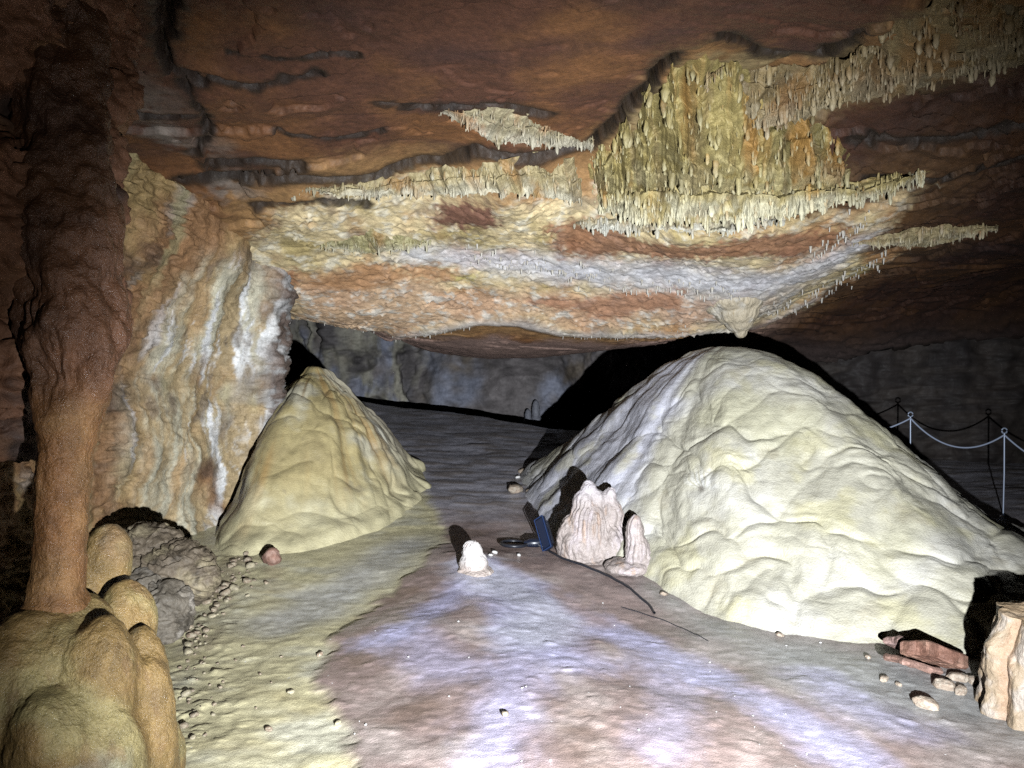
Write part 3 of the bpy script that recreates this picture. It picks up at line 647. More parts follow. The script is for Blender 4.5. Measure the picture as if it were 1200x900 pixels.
def cB(V):
    n = fbm(V * 3, 4, 405); c = np.broadcast_to(col3(.26, .17, .065), V.shape).copy()
    c = mixc(c, col3(.33, .27, .12), sst(-.1, .4, n)); c = mixc(c, col3(.26, .16, .08), sst(.1, .5, fbm(V * 2.2 + 4, 4, 407)) * .8)
    c = mixc(c, col3(.36, .36, .28), sst(.2, .5, fbm(V * 2.6 + 9, 4, 409)) * .6); c = mixc(c, col3(.2, .12, .06), sst(.2, .5, fbm(V * np.array([10, 10, 3.5]), 4, 411)) * .5); return c * (1 + .2 * fbm(V * 14, 4, 413))[..., None]
add('flowstone_boulder', blob_mesh('flowstone_boulder', P(80, 830, 2.75), balls, 4, dB, cB, .013, 20, 1), M_col, 'bulbous ochre flowstone boulder carrying the orange column', 'boulder', origin=(-1.75, 2.7, 0))

# column with its swollen upper part
def column():
    pts = [(40, -80, 3.0, 70), (55, 60, 3.0, 56), (72, 180, 2.95, 44), (84, 270, 2.92, 46), (86, 340, 2.9, 54), (88, 400, 2.87, 54), (88, 450, 2.85, 46), (80, 510, 2.83, 32), (75, 560, 2.82, 29), (71, 640, 2.8, 29), (68, 690, 2.8, 31), (66, 708, 2.8, 38), (62, 740, 2.8, 44), (60, 790, 2.8, 55)]
    L = np.array([[*P(a, b, y), r * y / F] for a, b, y, r in pts])
    pl, q = resample(L, 520); n = 220
    th = np.linspace(0, 2 * math.pi, n, endpoint=False)
    V = xyz(pl[:, 0:1] + pl[:, 3:4] * np.cos(th), pl[:, 1:2] + pl[:, 3:4] * np.sin(th), np.repeat(pl[:, 2:3], n, 1))
    Nn = normals(V, True); c0 = pl[:, None, :3]; Nn *= np.sign((Nn * (V - c0)).sum(-1, keepdims=True))
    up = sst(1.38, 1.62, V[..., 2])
    D = .012 * fbm(V * np.array([4, 4, 2.0]), 3, 421) + .003 * fbm(V * np.array([22, 22, 3]), 3, 422) + .008 * fbm(V * np.array([9, 9, 7]), 3, 424) + .008 * fbm(V * np.array([1.5, 1.5, 9]), 3, 426) + .005 * fbm(V * 14, 3, 423) + up * (.09 * fbm(V * np.array([4, 4, 2.2]), 4, 425) + .06 * (pillow(V * np.array([7, 7, 2.6]), 427, 12) - .5) + .025 * fbm(V * np.array([16, 16, 8]), 4, 428))
    D += .0022 * (pillow(V * np.array([60, 60, 50]), 429) - .5)
    V = V + Nn * D[..., None]
    c = np.broadcast_to(col3(.235, .11, .042), V.shape).copy()
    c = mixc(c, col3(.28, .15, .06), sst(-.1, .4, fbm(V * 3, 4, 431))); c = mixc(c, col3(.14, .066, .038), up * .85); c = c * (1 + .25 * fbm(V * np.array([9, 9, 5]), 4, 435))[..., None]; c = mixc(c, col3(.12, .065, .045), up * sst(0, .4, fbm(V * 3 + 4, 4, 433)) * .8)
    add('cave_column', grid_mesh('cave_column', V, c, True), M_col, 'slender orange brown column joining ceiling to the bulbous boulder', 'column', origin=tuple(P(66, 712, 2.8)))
column()
# rough brown rock left of the column
balls = [bp(60, 20, 85, 3.15), bp(95, 110, 48, 3.2), bp(80, 180, 50, 3.15), bp(110, 250, 32, 3.1), bp(70, 330, 56, 3.08), bp(100, 390, 38, 3.0), bp(60, 430, 45, 3.05), bp(5, 60, 95, 3.0), bp(20, 200, 75, 3.05), bp(25, 330, 62, 3.05), bp(-10, 430, 70, 3.0), bp(-30, 250, 110, 2.95), bp(65, 90, 40, 3.15), bp(60, 260, 38, 3.12), bp(48, 390, 42, 3.1), bp(-40, 0, 130, 2.9), bp(15, 500, 30, 3.05)]
def dO(V): 
    st = fbm(xyz(V[..., 0] * 2, V[..., 1] * 2, V[..., 2] * 5), 4, 441) * 3; fr = st - np.floor(st)
    return .09 * fbm(V * 3, 4, 443) + .05 * (np.floor(st) + sst(0, .3, fr) - st) + .03 * ridged(V * 6, 3, 445)
def cO(V):
    c = np.broadcast_to(col3(.26, .125, .07), V.shape).copy(); c = mixc(c, col3(.36, .2, .1), sst(0, .5, fbm(V * 3, 4, 447))); return mixc(c, col3(.08, .05, .04), sst(0, .4, fbm(V * 2.4 + 3, 4, 449)))
add('rock_outcrop', blob_mesh('rock_outcrop', P(0, 230, 3.0), balls, 5, dO, cO, .022, 4, 1), M_wall, 'rough dark brown rock outcrop hanging behind the column', 'rock outcrop', origin=tuple(P(0, 100, 3.0)))

# dark rocks fallen at the foot of the left wall
def rock(name, balls, label, seed, base, tint, tint2, amp=.03, layers=0.0, mat=None, vox=.014, cat='rock'):
    cen = np.mean([b[0] for b in balls], 0)
    def d(V):
        st = fbm(xyz(V[..., 0] * 2 - V[..., 2] * 6, V[..., 1] * 2, V[..., 2] * 7 + V[..., 0] * 5), 3, seed) * 3; fr = st - np.floor(st)
        return amp * fbm(V * 6, 4, seed + 3) + layers * (np.floor(st) + sst(0, .25, fr) - st) + amp * .4 * ridged(V * 13, 3, seed + 5)
    def c(V):
        cc = np.broadcast_to(col3(*tint), V.shape).copy(); cc = mixc(cc, tint2, sst(-.1, .4, fbm(V * 6, 4, seed + 7))); return mixc(cc, col3(*tint) * .4, sst(.2, .5, fbm(V * 9 + 3, 4, seed + 9)) * .8)
    return add(name, blob_mesh(name, cen, balls, seed, d, c, vox, 3, 1), mat or M_wall, label, cat, origin=base)
rock('fallen_rock', [ell(172, 640, 40, 24, 4.95), ell(205, 662, 42, 24, 4.85), ell(228, 678, 24, 24, 4.78), ell(190, 668, 48, 24, 4.85)], 'grey brown layered rock slab leaning at the wall foot, upper of the pair', 461, tuple(fpt(215, 715)), (.17, .135, .095), (.30, .25, .16), .022, .03)
rock('fallen_rock', [ell(168, 700, 34, 30, 4.6), ell(190, 715, 32, 32, 4.52), ell(188, 738, 24, 24, 4.45)], 'grey pitted rock below the layered slab, next to the bulbous boulder', 471, tuple(fpt(190, 745)), (.18, .155, .12), (.28, .25, .21), .028, .025)

# ================================================================== stalagmites
def stalagmite(name, lobes, label, seed, base, colfn, flute=.012, nfl=22, mat=None, vox=.009):
    cen = np.array(base) + np.array([0, 0, .12 * 1])
    def d(V):
        a = np.arctan2(V[..., 1] - base[1], V[..., 0] - base[0])
        w = 1.2 * fbm(V * np.array([6, 6, 3]), 3, seed)
        f = (np.abs(np.sin(a * nfl / 2 + w * 1.6)) - .6) * sst(-.4, .3, fbm(V * np.array([5, 5, 4]), 2, seed + 8)) 
        return flute * f * sst(.02, .1, V[..., 2] - base[2]) + .02 * fbm(V * np.array([10, 10, 7]), 4, seed + 3) * min(1, flute * 90) + .006 * fbm(V * 30, 3, seed + 5)
    return add(name, blob_mesh(name, cen, lobes, seed, d, colfn, vox, 2, 1), mat or M_mite, label, 'stalagmite', origin=tuple(base))
def lob(px, py, rx, rz, Y, ry=None): return ell(px, py, rx, rz, Y, ry)
b = fpt(698, 652)
Yb = b[1] + .02
def cM(V):
    c = np.broadcast_to(col3(.36, .305, .28), V.shape).copy(); n = fbm(V * np.array([9, 9, 3]), 4, 501)
    c = mixc(c, col3(.45, .39, .39), sst(-.1, .4, n)); c = mixc(c, col3(.42, .30, .23), sst(.1, .5, fbm(V * np.array([12, 12, 2]) + 4, 4, 503)) * .8); return mixc(c, col3(.66, .64, .70), sst(.35, .6, V[..., 2] - b[2]) * .5)
stalagmite('stalagmite', [lob(690, 622, 27, 34, Yb), lob(684, 640, 31, 30, Yb), lob(712, 642, 28, 34, Yb), lob(668, 634, 16, 30, Yb), lob(686, 590, 15, 18, Yb), lob(690, 574, 9, 11, Yb), lob(700, 584, 11, 12, Yb), lob(714, 586, 9, 16, Yb), lob(715, 606, 15, 24, Yb), lob(724, 634, 14, 26, Yb), lob(690, 604, 22, 18, Yb), lob(695, 658, 38, 10, Yb)],
           'fluted pinkish grey stalagmite with a double tip beside the floodlight', 510, b, cM, .014, 30)
b2 = fpt(745, 662)
b2 = b2 + np.array([0, -.1, 0]); b2[2] = floor_z(b2[0], b2[1]); Y2 = b2[1]
stalagmite('stalagmite', [lob(744, 628, 11, 26, Y2), lob(747, 650, 15, 26, Y2), lob(760, 662, 18, 14, Y2), lob(735, 664, 28, 9, Y2), lob(772, 668, 12, 10, Y2)], 'short finger shaped pinkish stalagmite leaning on the large mound', 520, b2, cM, .006, 14)
b3 = fpt(554, 667)
def cW(V):
    c = np.broadcast_to(col3(.72, .68, .66), V.shape).copy() * .85; c = mixc(c, col3(.52, .44, .40), sst(.05, .5, fbm(V * np.array([14, 14, 5]), 4, 531))); return mixc(c, col3(.42, .33, .28), sst(.09, .0, V[..., 2] - b3[2]) * .7)
Y3 = b3[1]
stalagmite('stalagmite', [lob(553, 648, 13, 14, Y3), lob(555, 660, 17, 15, Y3), lob(556, 672, 24, 10, Y3)], 'small white knob stalagmite standing alone in the middle of the floor', 540, b3, cW, .007, 16, vox=.006)
# broken stump at the right edge
b4 = P(1224, 842, 3.45); b4[2] = floor_z(b4[0], b4[1])
def stump():
    nz, nt = 240, 520; th = np.linspace(0, 2 * math.pi, nt, endpoint=False); H = .455
    z = np.concatenate([np.linspace(-.05, H, nz - 40), np.full(40, H)]); sc = np.concatenate([np.ones(nz - 40), np.linspace(1, 0, 40) ** .8])
    TH = np.repeat(th[None], nz, 0); Z = np.repeat(z[:, None], nt, 1); SC = np.repeat(sc[:, None], nt, 1)
    w = .5 * fbm(xyz(np.cos(TH) * 1.5, np.sin(TH) * 1.5, Z * 2), 3, 551)
    f = np.abs(np.sin(TH * 4.5 + w * 1.3 + .6))
    r = .175 + .05 * f + .02 * fbm(xyz(np.cos(TH) * 3, np.sin(TH) * 3, Z * 6), 4, 553) + .003 * np.sin(Z * 70 + 6 * w) + .004 * fbm(xyz(np.cos(TH) * 9, np.sin(TH) * 9, Z * 30), 3, 555)
    low = sst(.3, .2, Z + .1 * np.sin(TH * 3 + 2)) * .035 + sst(.06, -.02, Z) * .02
    r = (r + low) * SC * (1 - .12 * sst(.3, .455, Z))
    topn = .03 * fbm(xyz(r * np.cos(TH) * 5, r * np.sin(TH) * 5, 0 * Z), 4, 557)
    Z2 = Z + sst(.4, .455, Z) * topn + (1 - SC) * .015
    V = xyz(b4[0] + r * np.cos(TH), b4[1] + r * np.sin(TH), b4[2] + Z2); V[-1] = V[-1].mean(0)
    c = np.broadcast_to(col3(.34, .26, .175), V.shape).copy(); c = mixc(c, col3(.42, .36, .30), sst(-.1, .3, fbm(xyz(TH * 2, 0 * TH, Z * 9), 4, 561))); c = mixc(c, col3(.36, .22, .13), sst(.75, .2, f) * .6)
    c = mixc(c, col3(.42, .3, .18), sst(.44, .455, Z) * .7)
    add('stalagmite_stump', grid_mesh('stalagmite_stump', V, c, True), M_mite, 'broken flat topped tan stalagmite stump with vertical ribs at the right edge', 'stalagmite stump', origin=tuple(b4))
stump()
# far small white stalagmites by the back wall
for (px, py, h, w, Y, lab) in [(628, 494, 26, 5, 13.9, 'thin white stalagmite by the far wall, taller of the two between the mounds'), (619, 494, 15, 4, 13.8, 'stubby white stalagmite by the far wall, shorter of the two between the mounds')]:
    bb = P(px, py, Y); 
    stalagmite('stalagmite', [lob(px, py - h * .45, w, h * .55, Y), lob(px, py, w * 1.5, h * .3, Y)], lab, 570 + px, bb, lambda V: np.broadcast_to(col3(.24, .25, .29), V.shape).copy(), .004, 8, vox=.02)

# ================================================================== ceiling draperies and stalactites
def drapery(name, top, bot, label, seed, bulge=.12, nfl=9, fl=.05, tiers=(), jag=.05, thick=.25, tint=None, ns=700, nt=170, white=.5, hang=.16, teeth=260, tlen=.06, big=.12, bias=1.6, topj=.09):
    """curtain hanging from the ceiling between an upper and a lower edge, folded back under to the roof"""
    off = lambda a, b, o: [a, *P(a, b, ceil_hit(a, b)[1] - o)]
    def fine(E): E = np.array(E, dtype=float); q = np.linspace(0, len(E) - 1, 24); return np.stack([np.interp(q, np.arange(len(E)), E[:, k]) for k in range(2)], 1)
    T = np.array([off(a, b, -.05) for a, b in fine(top)[:, :2]]); eg = np.clip(np.sin(np.linspace(0, math.pi, 24)) * 2.2, 0, 1)
    B = np.array([off(a, b, hang * e - .07 * (1 - e)) for (a, b), e in zip(fine(bot)[:, :2], eg)])
    s = np.linspace(0, 1, ns)
    def rs(E):
        q = np.concatenate([[0], np.cumsum(np.linalg.norm(np.diff(E[:, 1:], axis=0), axis=1))]); q /= q[-1]
        ps = np.linspace(0, 1, 200); return np.stack([np.interp(s, q, E[:, k]) for k in (1, 2, 3)], 1)
    Tp, Bp = rs(T), rs(B)
    kk = np.hanning(31); kk /= kk.sum()
    sm = lambda E: np.stack([np.convolve(np.pad(E[:, k], 15, mode='edge'), kk, 'valid') for k in range(3)], 1)
    Tp, Bp = sm(Tp), sm(Bp)
    L = np.linalg.norm(np.diff((Tp + Bp) / 2, axis=0), axis=1).sum()
    arc = s * L
    n1 = fbm(xyz(arc * 3, 0 * arc, 0 * arc + seed), 3, seed); spikes = np.clip(fbm(xyz(arc * 14, 0 * arc, 0 * arc + seed), 2, seed + 1), 0, 1) + .6 * np.clip(fbm(xyz(arc * 34, 0 * arc, 0 * arc + seed), 2, seed + 2), 0, 1)
    edge = sst(0, .06, s) * sst(1, .94, s)
    topn = topj * fbm(xyz(arc * 3.5, 0 * arc, 0 * arc + seed + 4), 4, seed + 3) * edge; Tp = Tp + np.stack([0 * s, topn * .6, topn * .8], 1)
    Bp = Bp + np.stack([0 * s, 0 * s, -(jag * spikes + jag * .6 * n1) * edge], 1)
    t = np.linspace(0, 1, nt)[:, None]
    ARC = np.repeat(arc[None], nt, 0); TT = np.repeat(t, ns, 1)
    V = Tp[None] * (1 - t[..., None]) + Bp[None] * t[..., None]
    H = (Tp[:, 2] - Bp[:, 2])[None]
    x3 = V
    w = .35 * fbm(x3 * np.array([2.5, 2.5, 1.2]), 3, seed + 5)
    g1 = xyz(ARC * nfl * .55 + .6 * w, TT * .5 + 0 * ARC, 0 * ARC + seed * .37); f1 = np.clip(.55 - 1.5 * np.abs(vnoise(g1, seed + 21)) + .45 * vnoise(g1 * np.array([2.3, 1.6, 1]), seed + 22) + .3, 0, 1.2)
    f1 = 1 - np.clip(1.9 * np.abs(vnoise(g1, seed + 21)), 0, 1); f1 = 1 - f1 ** 2
    f2 = np.clip(1.9 * np.abs(vnoise(g1 * np.array([3.1, 2.2, 1]) + 5, seed + 22)), 0, 1)
    prof = np.sin(np.clip(TT * 1.02, 0, 1) * math.pi * .62)          # belly grows towards the lower edge
    vis = .45 + .55 * sst(-.3, .3, fbm(xyz(ARC * 2.2, TT * 1.5, 0 * TT + 3), 3, seed + 23))
    D = (bulge * prof * edge[None] + fl * (f1 - .5) * sst(.0, .25, TT) + fl * .6 * (f2 - .5) * sst(.05, .4, TT)) * vis
    for tt, dep in tiers:
        tl = tt + .14 * fbm(xyz(ARC * 2.6, 0 * ARC, 0 * ARC + 9), 3, seed + 7)
        D = D + dep * (sst(tl - .05, tl + .02, TT) - .65 * sst(tl, tl + .35, TT)) * edge[None]
    D = D + .14 * min(1, .25 + float(H.mean()) * 1.5) * (pillow(x3 * np.array([6, 6, 2.6]) + w[..., None] * .5, seed + 9, 12) - .5) * .6 + .05 * min(1, .25 + float(H.mean())) * (pillow(x3 * np.array([14, 14, 5]), seed + 10, 12) - .5) + .02 * fbm(x3 * np.array([12, 12, 6]), 3, seed + 11)
    out = np.array([0, -1.0, -.12])
    V = V + D[..., None] * out
    # return leaf: under and back to the roof
    m2 = 14; back = np.linspace(0, 1, m2)[1:, None, None]
    Vb = V[-1][None] + back * np.array([0, thick + .35, 0]) + np.stack([0 * arc, 0 * arc, .18 * np.ones_like(arc)], 1)[None] * back ** .6
    V = np.concatenate([V, Vb])
    TT = np.concatenate([TT, np.ones((m2 - 1, ns))]); ARC = np.concatenate([ARC, np.repeat(arc[None], m2 - 1, 0)])
    f1a = np.concatenate([f1, np.repeat(f1[-1:], m2 - 1, 0)])
    base, alt, tip = tint or ((.40, .35, .19), (.38, .22, .08), (.66, .62, .50))
    c = np.broadcast_to(col3(*base), V.shape).copy()
    c = mixc(c, alt, sst(.05, .45, fbm(xyz(ARC * 4, TT * .7, 0 * TT + seed), 4, seed + 13)) * .8)
    c = mixc(c, col3(*base) * .45, sst(.05, .4, fbm(xyz(ARC * 7, TT * .6, 0 * TT + seed), 4, seed + 15)) * .7)
    c = mixc(c, tip, sst(.45, 1.0, TT + .3 * fbm(xyz(ARC * 3, TT * 2, 0 * TT), 3, seed + 17)) * white * 1.3 * sst(-.2, .3, fbm(V * 5, 3, seed + 19) + .25))
    c = mixc(c, col3(.16, .10, .06), sst(.35, .05, f1a) * .35)
    bpz = tuple(V[0].mean(0))
    # merged stalactite teeth growing out of the curtain
    r0 = np.random.default_rng(seed); parts = [(V.reshape(-1, 3), grid_faces(*V.shape[:2]))]; cols = [c.reshape(-1, 3)]
    cl = fbm(xyz(ARC * 5, TT * 2.5, 0 * TT + seed), 3, seed + 31); k = 0; tries = 0
    while k < teeth and tries < teeth * 6:
        tries += 1
        ti = int(np.clip(r0.beta(bias, 1.0), .03, 1) * (nt - 1)); si = int(r0.uniform(.02, .98) * (ns - 1)); q = V[ti, si].astype(float)
        if cl[ti, si] < r0.uniform(-.5, .35): continue
        k += 1; fat = r0.random() < big
        ln = min(tlen * math.exp(r0.normal(0, .45)), tlen * 2) * (1.5 if fat else 1); rd = ln * (r0.uniform(.15, .25) if fat else r0.uniform(.10, .22)); tz = np.linspace(-.8, 1, 10)
        pp = q + np.stack([np.cumsum(r0.normal(0, ln * .02, 10)), (.45 if fat else .15) * rd + np.cumsum(r0.normal(0, ln * .015, 10)), -tz * ln], 1)
        rr = rd * np.clip(np.interp(tz, [-.8, -.2, .3, .75, 1], [.5, .9, 1, .9, .3] if fat else [.3, 1, .8, .42, .08]) * (1 + .16 * r0.normal(size=10)), .03, 2)
        v1, f1_ = tube(pp, rr, 11 if fat else 7); v1 = v1 + (fbm(v1 * 22, 2, seed) * rd * .35)[:, None] * np.array([1, 1, 0]); parts.append((v1, f1_))
        cc0 = c[ti, si] * r0.uniform(.7, 1.15); cc0 = cc0 if r0.random() > .12 else cc0 * .6 + col3(*alt) * .4
        g = np.repeat(np.clip(tz, 0, 1), len(v1) // 10)[:, None] * r0.uniform(.2, .9); cols.append(np.clip(cc0 * (1 - g) + col3(*tip) * g, 0, .85))
    VV, FF = join(parts); V = VV; c = np.concatenate(cols)
    return add(name, mesh_from(name, VV, FF, np.clip(c, 0, .85)), M_drape, label, 'flowstone drapery', origin=bpz)
drapery('flowstone_drapery', [(686, 176), (720, 146), (755, 108), (792, 70), (835, 58), (900, 92), (962, 130), (1005, 190)],
        [(690, 236), (735, 226), (770, 222), (800, 222), (835, 225), (880, 225), (940, 222), (1005, 214)],
        'large olive fluted drapery at the centre of the ceiling, upper tier of three', 601, .05, 5, .17, ((.45, .05), (.75, .05)), .05, tint=((.40, .32, .12), (.40, .20, .05), (.56, .51, .30)), ns=900, nt=260, white=.35, hang=.06, teeth=420, tlen=.036, big=.4, bias=1.0, topj=.22)
drapery('flowstone_drapery', [(690, 214), (735, 200), (800, 192), (870, 196), (930, 205), (990, 212), (1040, 206), (1085, 201)],
        [(694, 244), (735, 256), (790, 260), (860, 262), (920, 252), (990, 238), (1040, 224), (1085, 203)],
        'bright yellow cream drapery at the centre of the ceiling, middle tier with lumpy teeth', 611, .10, 6, .11, ((.5, .08),), .08, tint=((.48, .39, .17), (.50, .27, .06), (.72, .68, .48)), ns=900, nt=220, white=.7, hang=.16, teeth=800, tlen=.03, big=.35, bias=1.8)
drapery('flowstone_drapery', [(668, 258), (720, 252), (790, 250), (850, 252), (925, 252)],
        [(668, 260), (720, 272), (790, 268), (850, 272), (925, 253)],
        'low white knobbly drapery rim under the largest yellow drapery', 616, .07, 9, .05, (), .045, tint=((.50, .45, .31), (.44, .33, .18), (.62, .60, .50)), ns=700, nt=90, white=.9, hang=.16, teeth=190, tlen=.028, big=.6)
drapery('flowstone_drapery', [(800, 90), (850, 72), (900, 74), (960, 74), (1020, 42), (1080, 8), (1150, -30), (1240, -60)],
        [(800, 94), (850, 150), (900, 150), (970, 128), (1040, 114), (1100, 96), (1160, 84), (1240, 74)],
        'long grey tan drapery hanging in the upper right corner of the ceiling', 621, .05, 5, .14, ((.4, .06), (.7, .05)), .05, tint=((.34, .25, .12), (.30, .16, .055), (.48, .41, .27)), ns=1000, nt=240, white=.5, hang=.12, teeth=1000, tlen=.028, big=.3, bias=1.1, topj=.2)
drapery('flowstone_drapery', [(510, 130), (580, 126), (640, 138), (700, 166)], [(510, 132), (580, 168), (640, 172), (700, 174)],
        'short cream and rust drapery patch on the bare brown slab', 641, .08, 11, .03, ((.5, .04),), .04, tint=((.42, .36, .22), (.36, .18, .08), (.58, .54, .42)), white=.6, hang=.10, teeth=200, tlen=.026)
drapery('flowstone_drapery', [(330, 222), (440, 208), (520, 192), (600, 182), (690, 178)], [(330, 223), (440, 232), (520, 228), (600, 226), (692, 238)],
        'thin yellowish drapery fringe below the long dark ceiling crack', 661, .07, 12, .035, ((.5, .03),), .045, tint=((.44, .36, .19), (.42, .24, .09), (.62, .58, .44)), white=.7, hang=.10, teeth=380, tlen=.027)
drapery('flowstone_drapery', [(990, 282), (1080, 264), (1170, 264)], [(990, 284), (1080, 290), (1170, 267)],
        'small low yellow drapery on the dark brown rock right of the pale ceiling', 681, .06, 12, .03, (), .04, tint=((.42, .34, .18), (.36, .20, .09), (.62, .57, .42)), white=.6, hang=.10, teeth=200, tlen=.026)
drapery('flowstone_drapery', [(370, 284), (430, 266), (510, 284)], [(370, 286), (430, 298), (510, 286)],
        'small greenish yellow drapery near the left wall on the pale ceiling', 691, .05, 11, .03, (), .03, tint=((.38, .34, .17), (.36, .22, .09), (.62, .58, .44)), white=.5, hang=.06, teeth=150, tlen=.024)
# cone hanging just above the large mound
def big_tite():
    top = ceil_hit(862, 366); Yt = top[1]
    def d(V): return .012 * fbm(V * np.array([8, 8, 3]), 4, 701) + .010 * fbm(V * np.array([20, 20, 4]), 3, 705)
    def c(V):
        cc = np.broadcast_to(col3(.50, .43, .31), V.shape).copy(); return mixc(cc, col3(.62, .58, .5), sst(-.1, .4, fbm(V * 5, 4, 703)))
    me = blob_mesh('stalactite', P(864, 366, Yt), [lob(860, 352, 34, 18, Yt), lob(863, 366, 25, 17, Yt), lob(866, 377, 16, 13, Yt), lob(868, 388, 7, 8, Yt), lob(842, 362, 14, 8, Yt)], 7, d, c, .011, 3, 1)
    add('stalactite', me, M_drape, 'stout cone stalactite with its tip just above the large mound', 'stalactite', origin=tuple(top))
big_tite()
# small straw stalactites
def tite_mesh(name, seed, L, r):
    r0 = np.random.default_rng(seed); n = 10; pts = np.zeros((n, 3)); pts[:, 2] = np.linspace(.03, -L, n); pts[:, 0] = np.cumsum(r0.normal(0, .0012, n)); pts[:, 1] = np.cumsum(r0.normal(0, .0012, n))
    rad = r * (np.linspace(1, .16, n) ** .8) * (1 + .15 * r0.normal(size=n)); rad[-1] = r * .05
    V, Fq = tube(pts, rad, 7); c = np.repeat(np.linspace(0, 1, n), 7); cc = col3(.50, .45, .36) * (1 - c[:, None]) + col3(.68, .66, .62) * c[:, None]
    me = mesh_from(name, V, Fq, cc); me.materials.append(M_mite); return me
straws = [tite_mesh('stalactite', 800 + k, 1.0, .17 + .03 * k) for k in range(5)]
def straw_row(pts, n, ln, label, group, spread=6, r=1.0, zoff=None):
    pts = np.array(pts, dtype=float); q = np.concatenate([[0], np.cumsum(np.linalg.norm(np.diff(pts, axis=0), axis=1))])
    for k in range(n):
        a = (k + random.uniform(-.4, .4)) / n * q[-1]; px = np.interp(a, q, pts[:, 0]); py = np.interp(a, q, pts[:, 1]) + random.gauss(0, spread)
        h = ceil_hit(px, py); z = ceil_z(h[0], h[1])
        L = ln * random.uniform(.35, 1.25) 
        o = bpy.data.objects.new('stalactite', random.choice(straws)); C.objects.link(o)
        w = L * random.uniform(.7, 1.3) * r; o.location = (h[0], h[1], z); o.scale = (w, w, L); o.rotation_euler = (random.gauss(0, .04), random.gauss(0, .04), random.uniform(0, 6))
        tag(o, label, 'stalactite', group)
straw_row([(545, 298), (600, 306), (660, 316), (720, 324)], 75, .045, 'tiny white stalactite in the long pale row on the middle of the ceiling', 'straws on the middle of the ceiling', 7)
straw_row([(730, 335), (800, 338), (870, 345)], 55, .05, 'tiny white stalactite in the short grey row above the large mound', 'straws above the large mound', 5)
straw_row([(900, 366), (950, 346), (1000, 325), (1040, 300)], 60, .05, 'tiny white stalactite on the ceiling edge next to the dark brown rock', 'straws along the dark brown rock', 5)
straw_row([(380, 384), (440, 391), (480, 390), (560, 376)], 36, .03, 'tiny pale stalactite on the lip above the passage to the back', 'straws above the back passage', 2)
straw_row([(660, 386), (740, 388), (820, 388)], 32, .03, 'tiny pale stalactite on the lip above the violet flank of the large mound', 'straws above the violet flank', 2)
straw_row([(950, 300), (985, 275), (1020, 250)], 34, .05, 'tiny white stalactite between the largest drapery and the low yellow drapery', 'straws between two draperies', 6)

# ================================================================== floodlight and cable
M_blk = plain_mat('black_rubber', (.018, .02, .028), .4); M_blue = plain_mat('blue_black_casing', (.008, .012, .026), .3); M_glass = plain_mat('lamp_glass', (.010, .018, .045), .12)
fb_ = fpt(626, 642)
root = bpy.data.objects.new('floodlight', None); C.objects.link(root); root.location = fb_
tag(root, 'unlit dark blue floodlight lying on the floor left of the fluted stalagmite', 'floodlight')
sc_ = fb_[1] / F
Rm = rotm(R(-20), R(-34), R(-35))
def lput(V): return V @ Rm.T + np.array([12 * sc_, 0, 17 * sc_])
V, Fq = box(0, 0, 0, 14 * sc_, 5 * sc_, 42 * sc_, .012); add('housing', mesh_from('housing', lput(V), Fq, smooth=False), M_blue, parent=root)
V, Fq = box(0, -3.2 * sc_, 0, 10 * sc_, 1.2 * sc_, 36 * sc_, .003); add('lens', mesh_from('lens', lput(V), Fq, smooth=False), M_glass, parent=root)
M_glint = plain_mat('blue_edge_glint', (.02, .04, .11), .25)  # edge reflections painted in lighter blue, on tubes added round the panel
e = [(x * sc_, -3.4 * sc_, z * sc_) for x, z in ((-6.6, -20), (6.6, -20), (6.6, 20), (-6.6, 20))]; V, Fq = join([tube([np.array(e[k]) * (1 - t) + np.array(e[(k + 1) % 4]) * t for t in (0, .5, 1)], .75 * sc_, 8) for k in range(4)]); add('rim', mesh_from('rim', lput(V), Fq), M_glint, parent=root)
fins = join([box(-6 * sc_ + k * 3 * sc_, 4 * sc_, 0, .8 * sc_, 3 * sc_, 30 * sc_, .002) for k in range(5)]); add('cooling_fins', mesh_from('cooling_fins', lput(fins[0]), fins[1], smooth=False), M_blk, parent=root)
th = np.linspace(0, 2 * math.pi, 48, endpoint=False)
ring = np.stack([-24 * sc_ + 15 * sc_ * np.cos(th), 20 * sc_ * np.sin(th), 5 * sc_ + 1.6 * sc_ * np.cos(th * 1 + 2) - 0 * th], 1); V, Fq = tube(ring, 2.0 * sc_, 10, True); add('handle', mesh_from('handle', V, Fq), M_blk, parent=root)
V1 = tube([(-12 * sc_, 0, 5 * sc_), (-4 * sc_, 0, 6 * sc_), (4 * sc_, 0, 6 * sc_), (10 * sc_, 0, 8 * sc_)], [3.5 * sc_, 5.5 * sc_, 5.5 * sc_, 3 * sc_], 14); add('grip', mesh_from('grip', *V1), M_blue, parent=root)
V2 = tube([(2 * sc_, -3 * sc_, 6 * sc_), (8 * sc_, -5 * sc_, 3 * sc_), (14 * sc_, -6 * sc_, 2 * sc_)], 1.6 * sc_, 8); add('bracket', mesh_from('bracket', *V2), M_blk, parent=root)
cpts = np.array([fpt(a, b) + np.array([0, 0, .012]) for a, b in [(640, 645), (655, 654), (680, 663), (705, 673), (730, 686), (748, 700), (760, 710), (767, 720)]])
cp, _ = resample(cpts, 90)
for k in range(len(cp)): cp[k, 2] = floor_z(cp[k, 0], cp[k, 1]) + .011 + .001 * math.sin(k * .7)
add('power_cable', mesh_from('power_cable', *tube(cp, .0085, 8)), M_blk, 'black cable curving across the floor from the floodlight past the stalagmites', 'cable', origin=tuple(cp[0]))
cpts = np.array([fpt(a, b) + np.array([0, 0, .012]) for a, b in [(728, 712), (760, 722), (790, 733), (830, 752)]]); cp, _ = resample(cpts, 50)
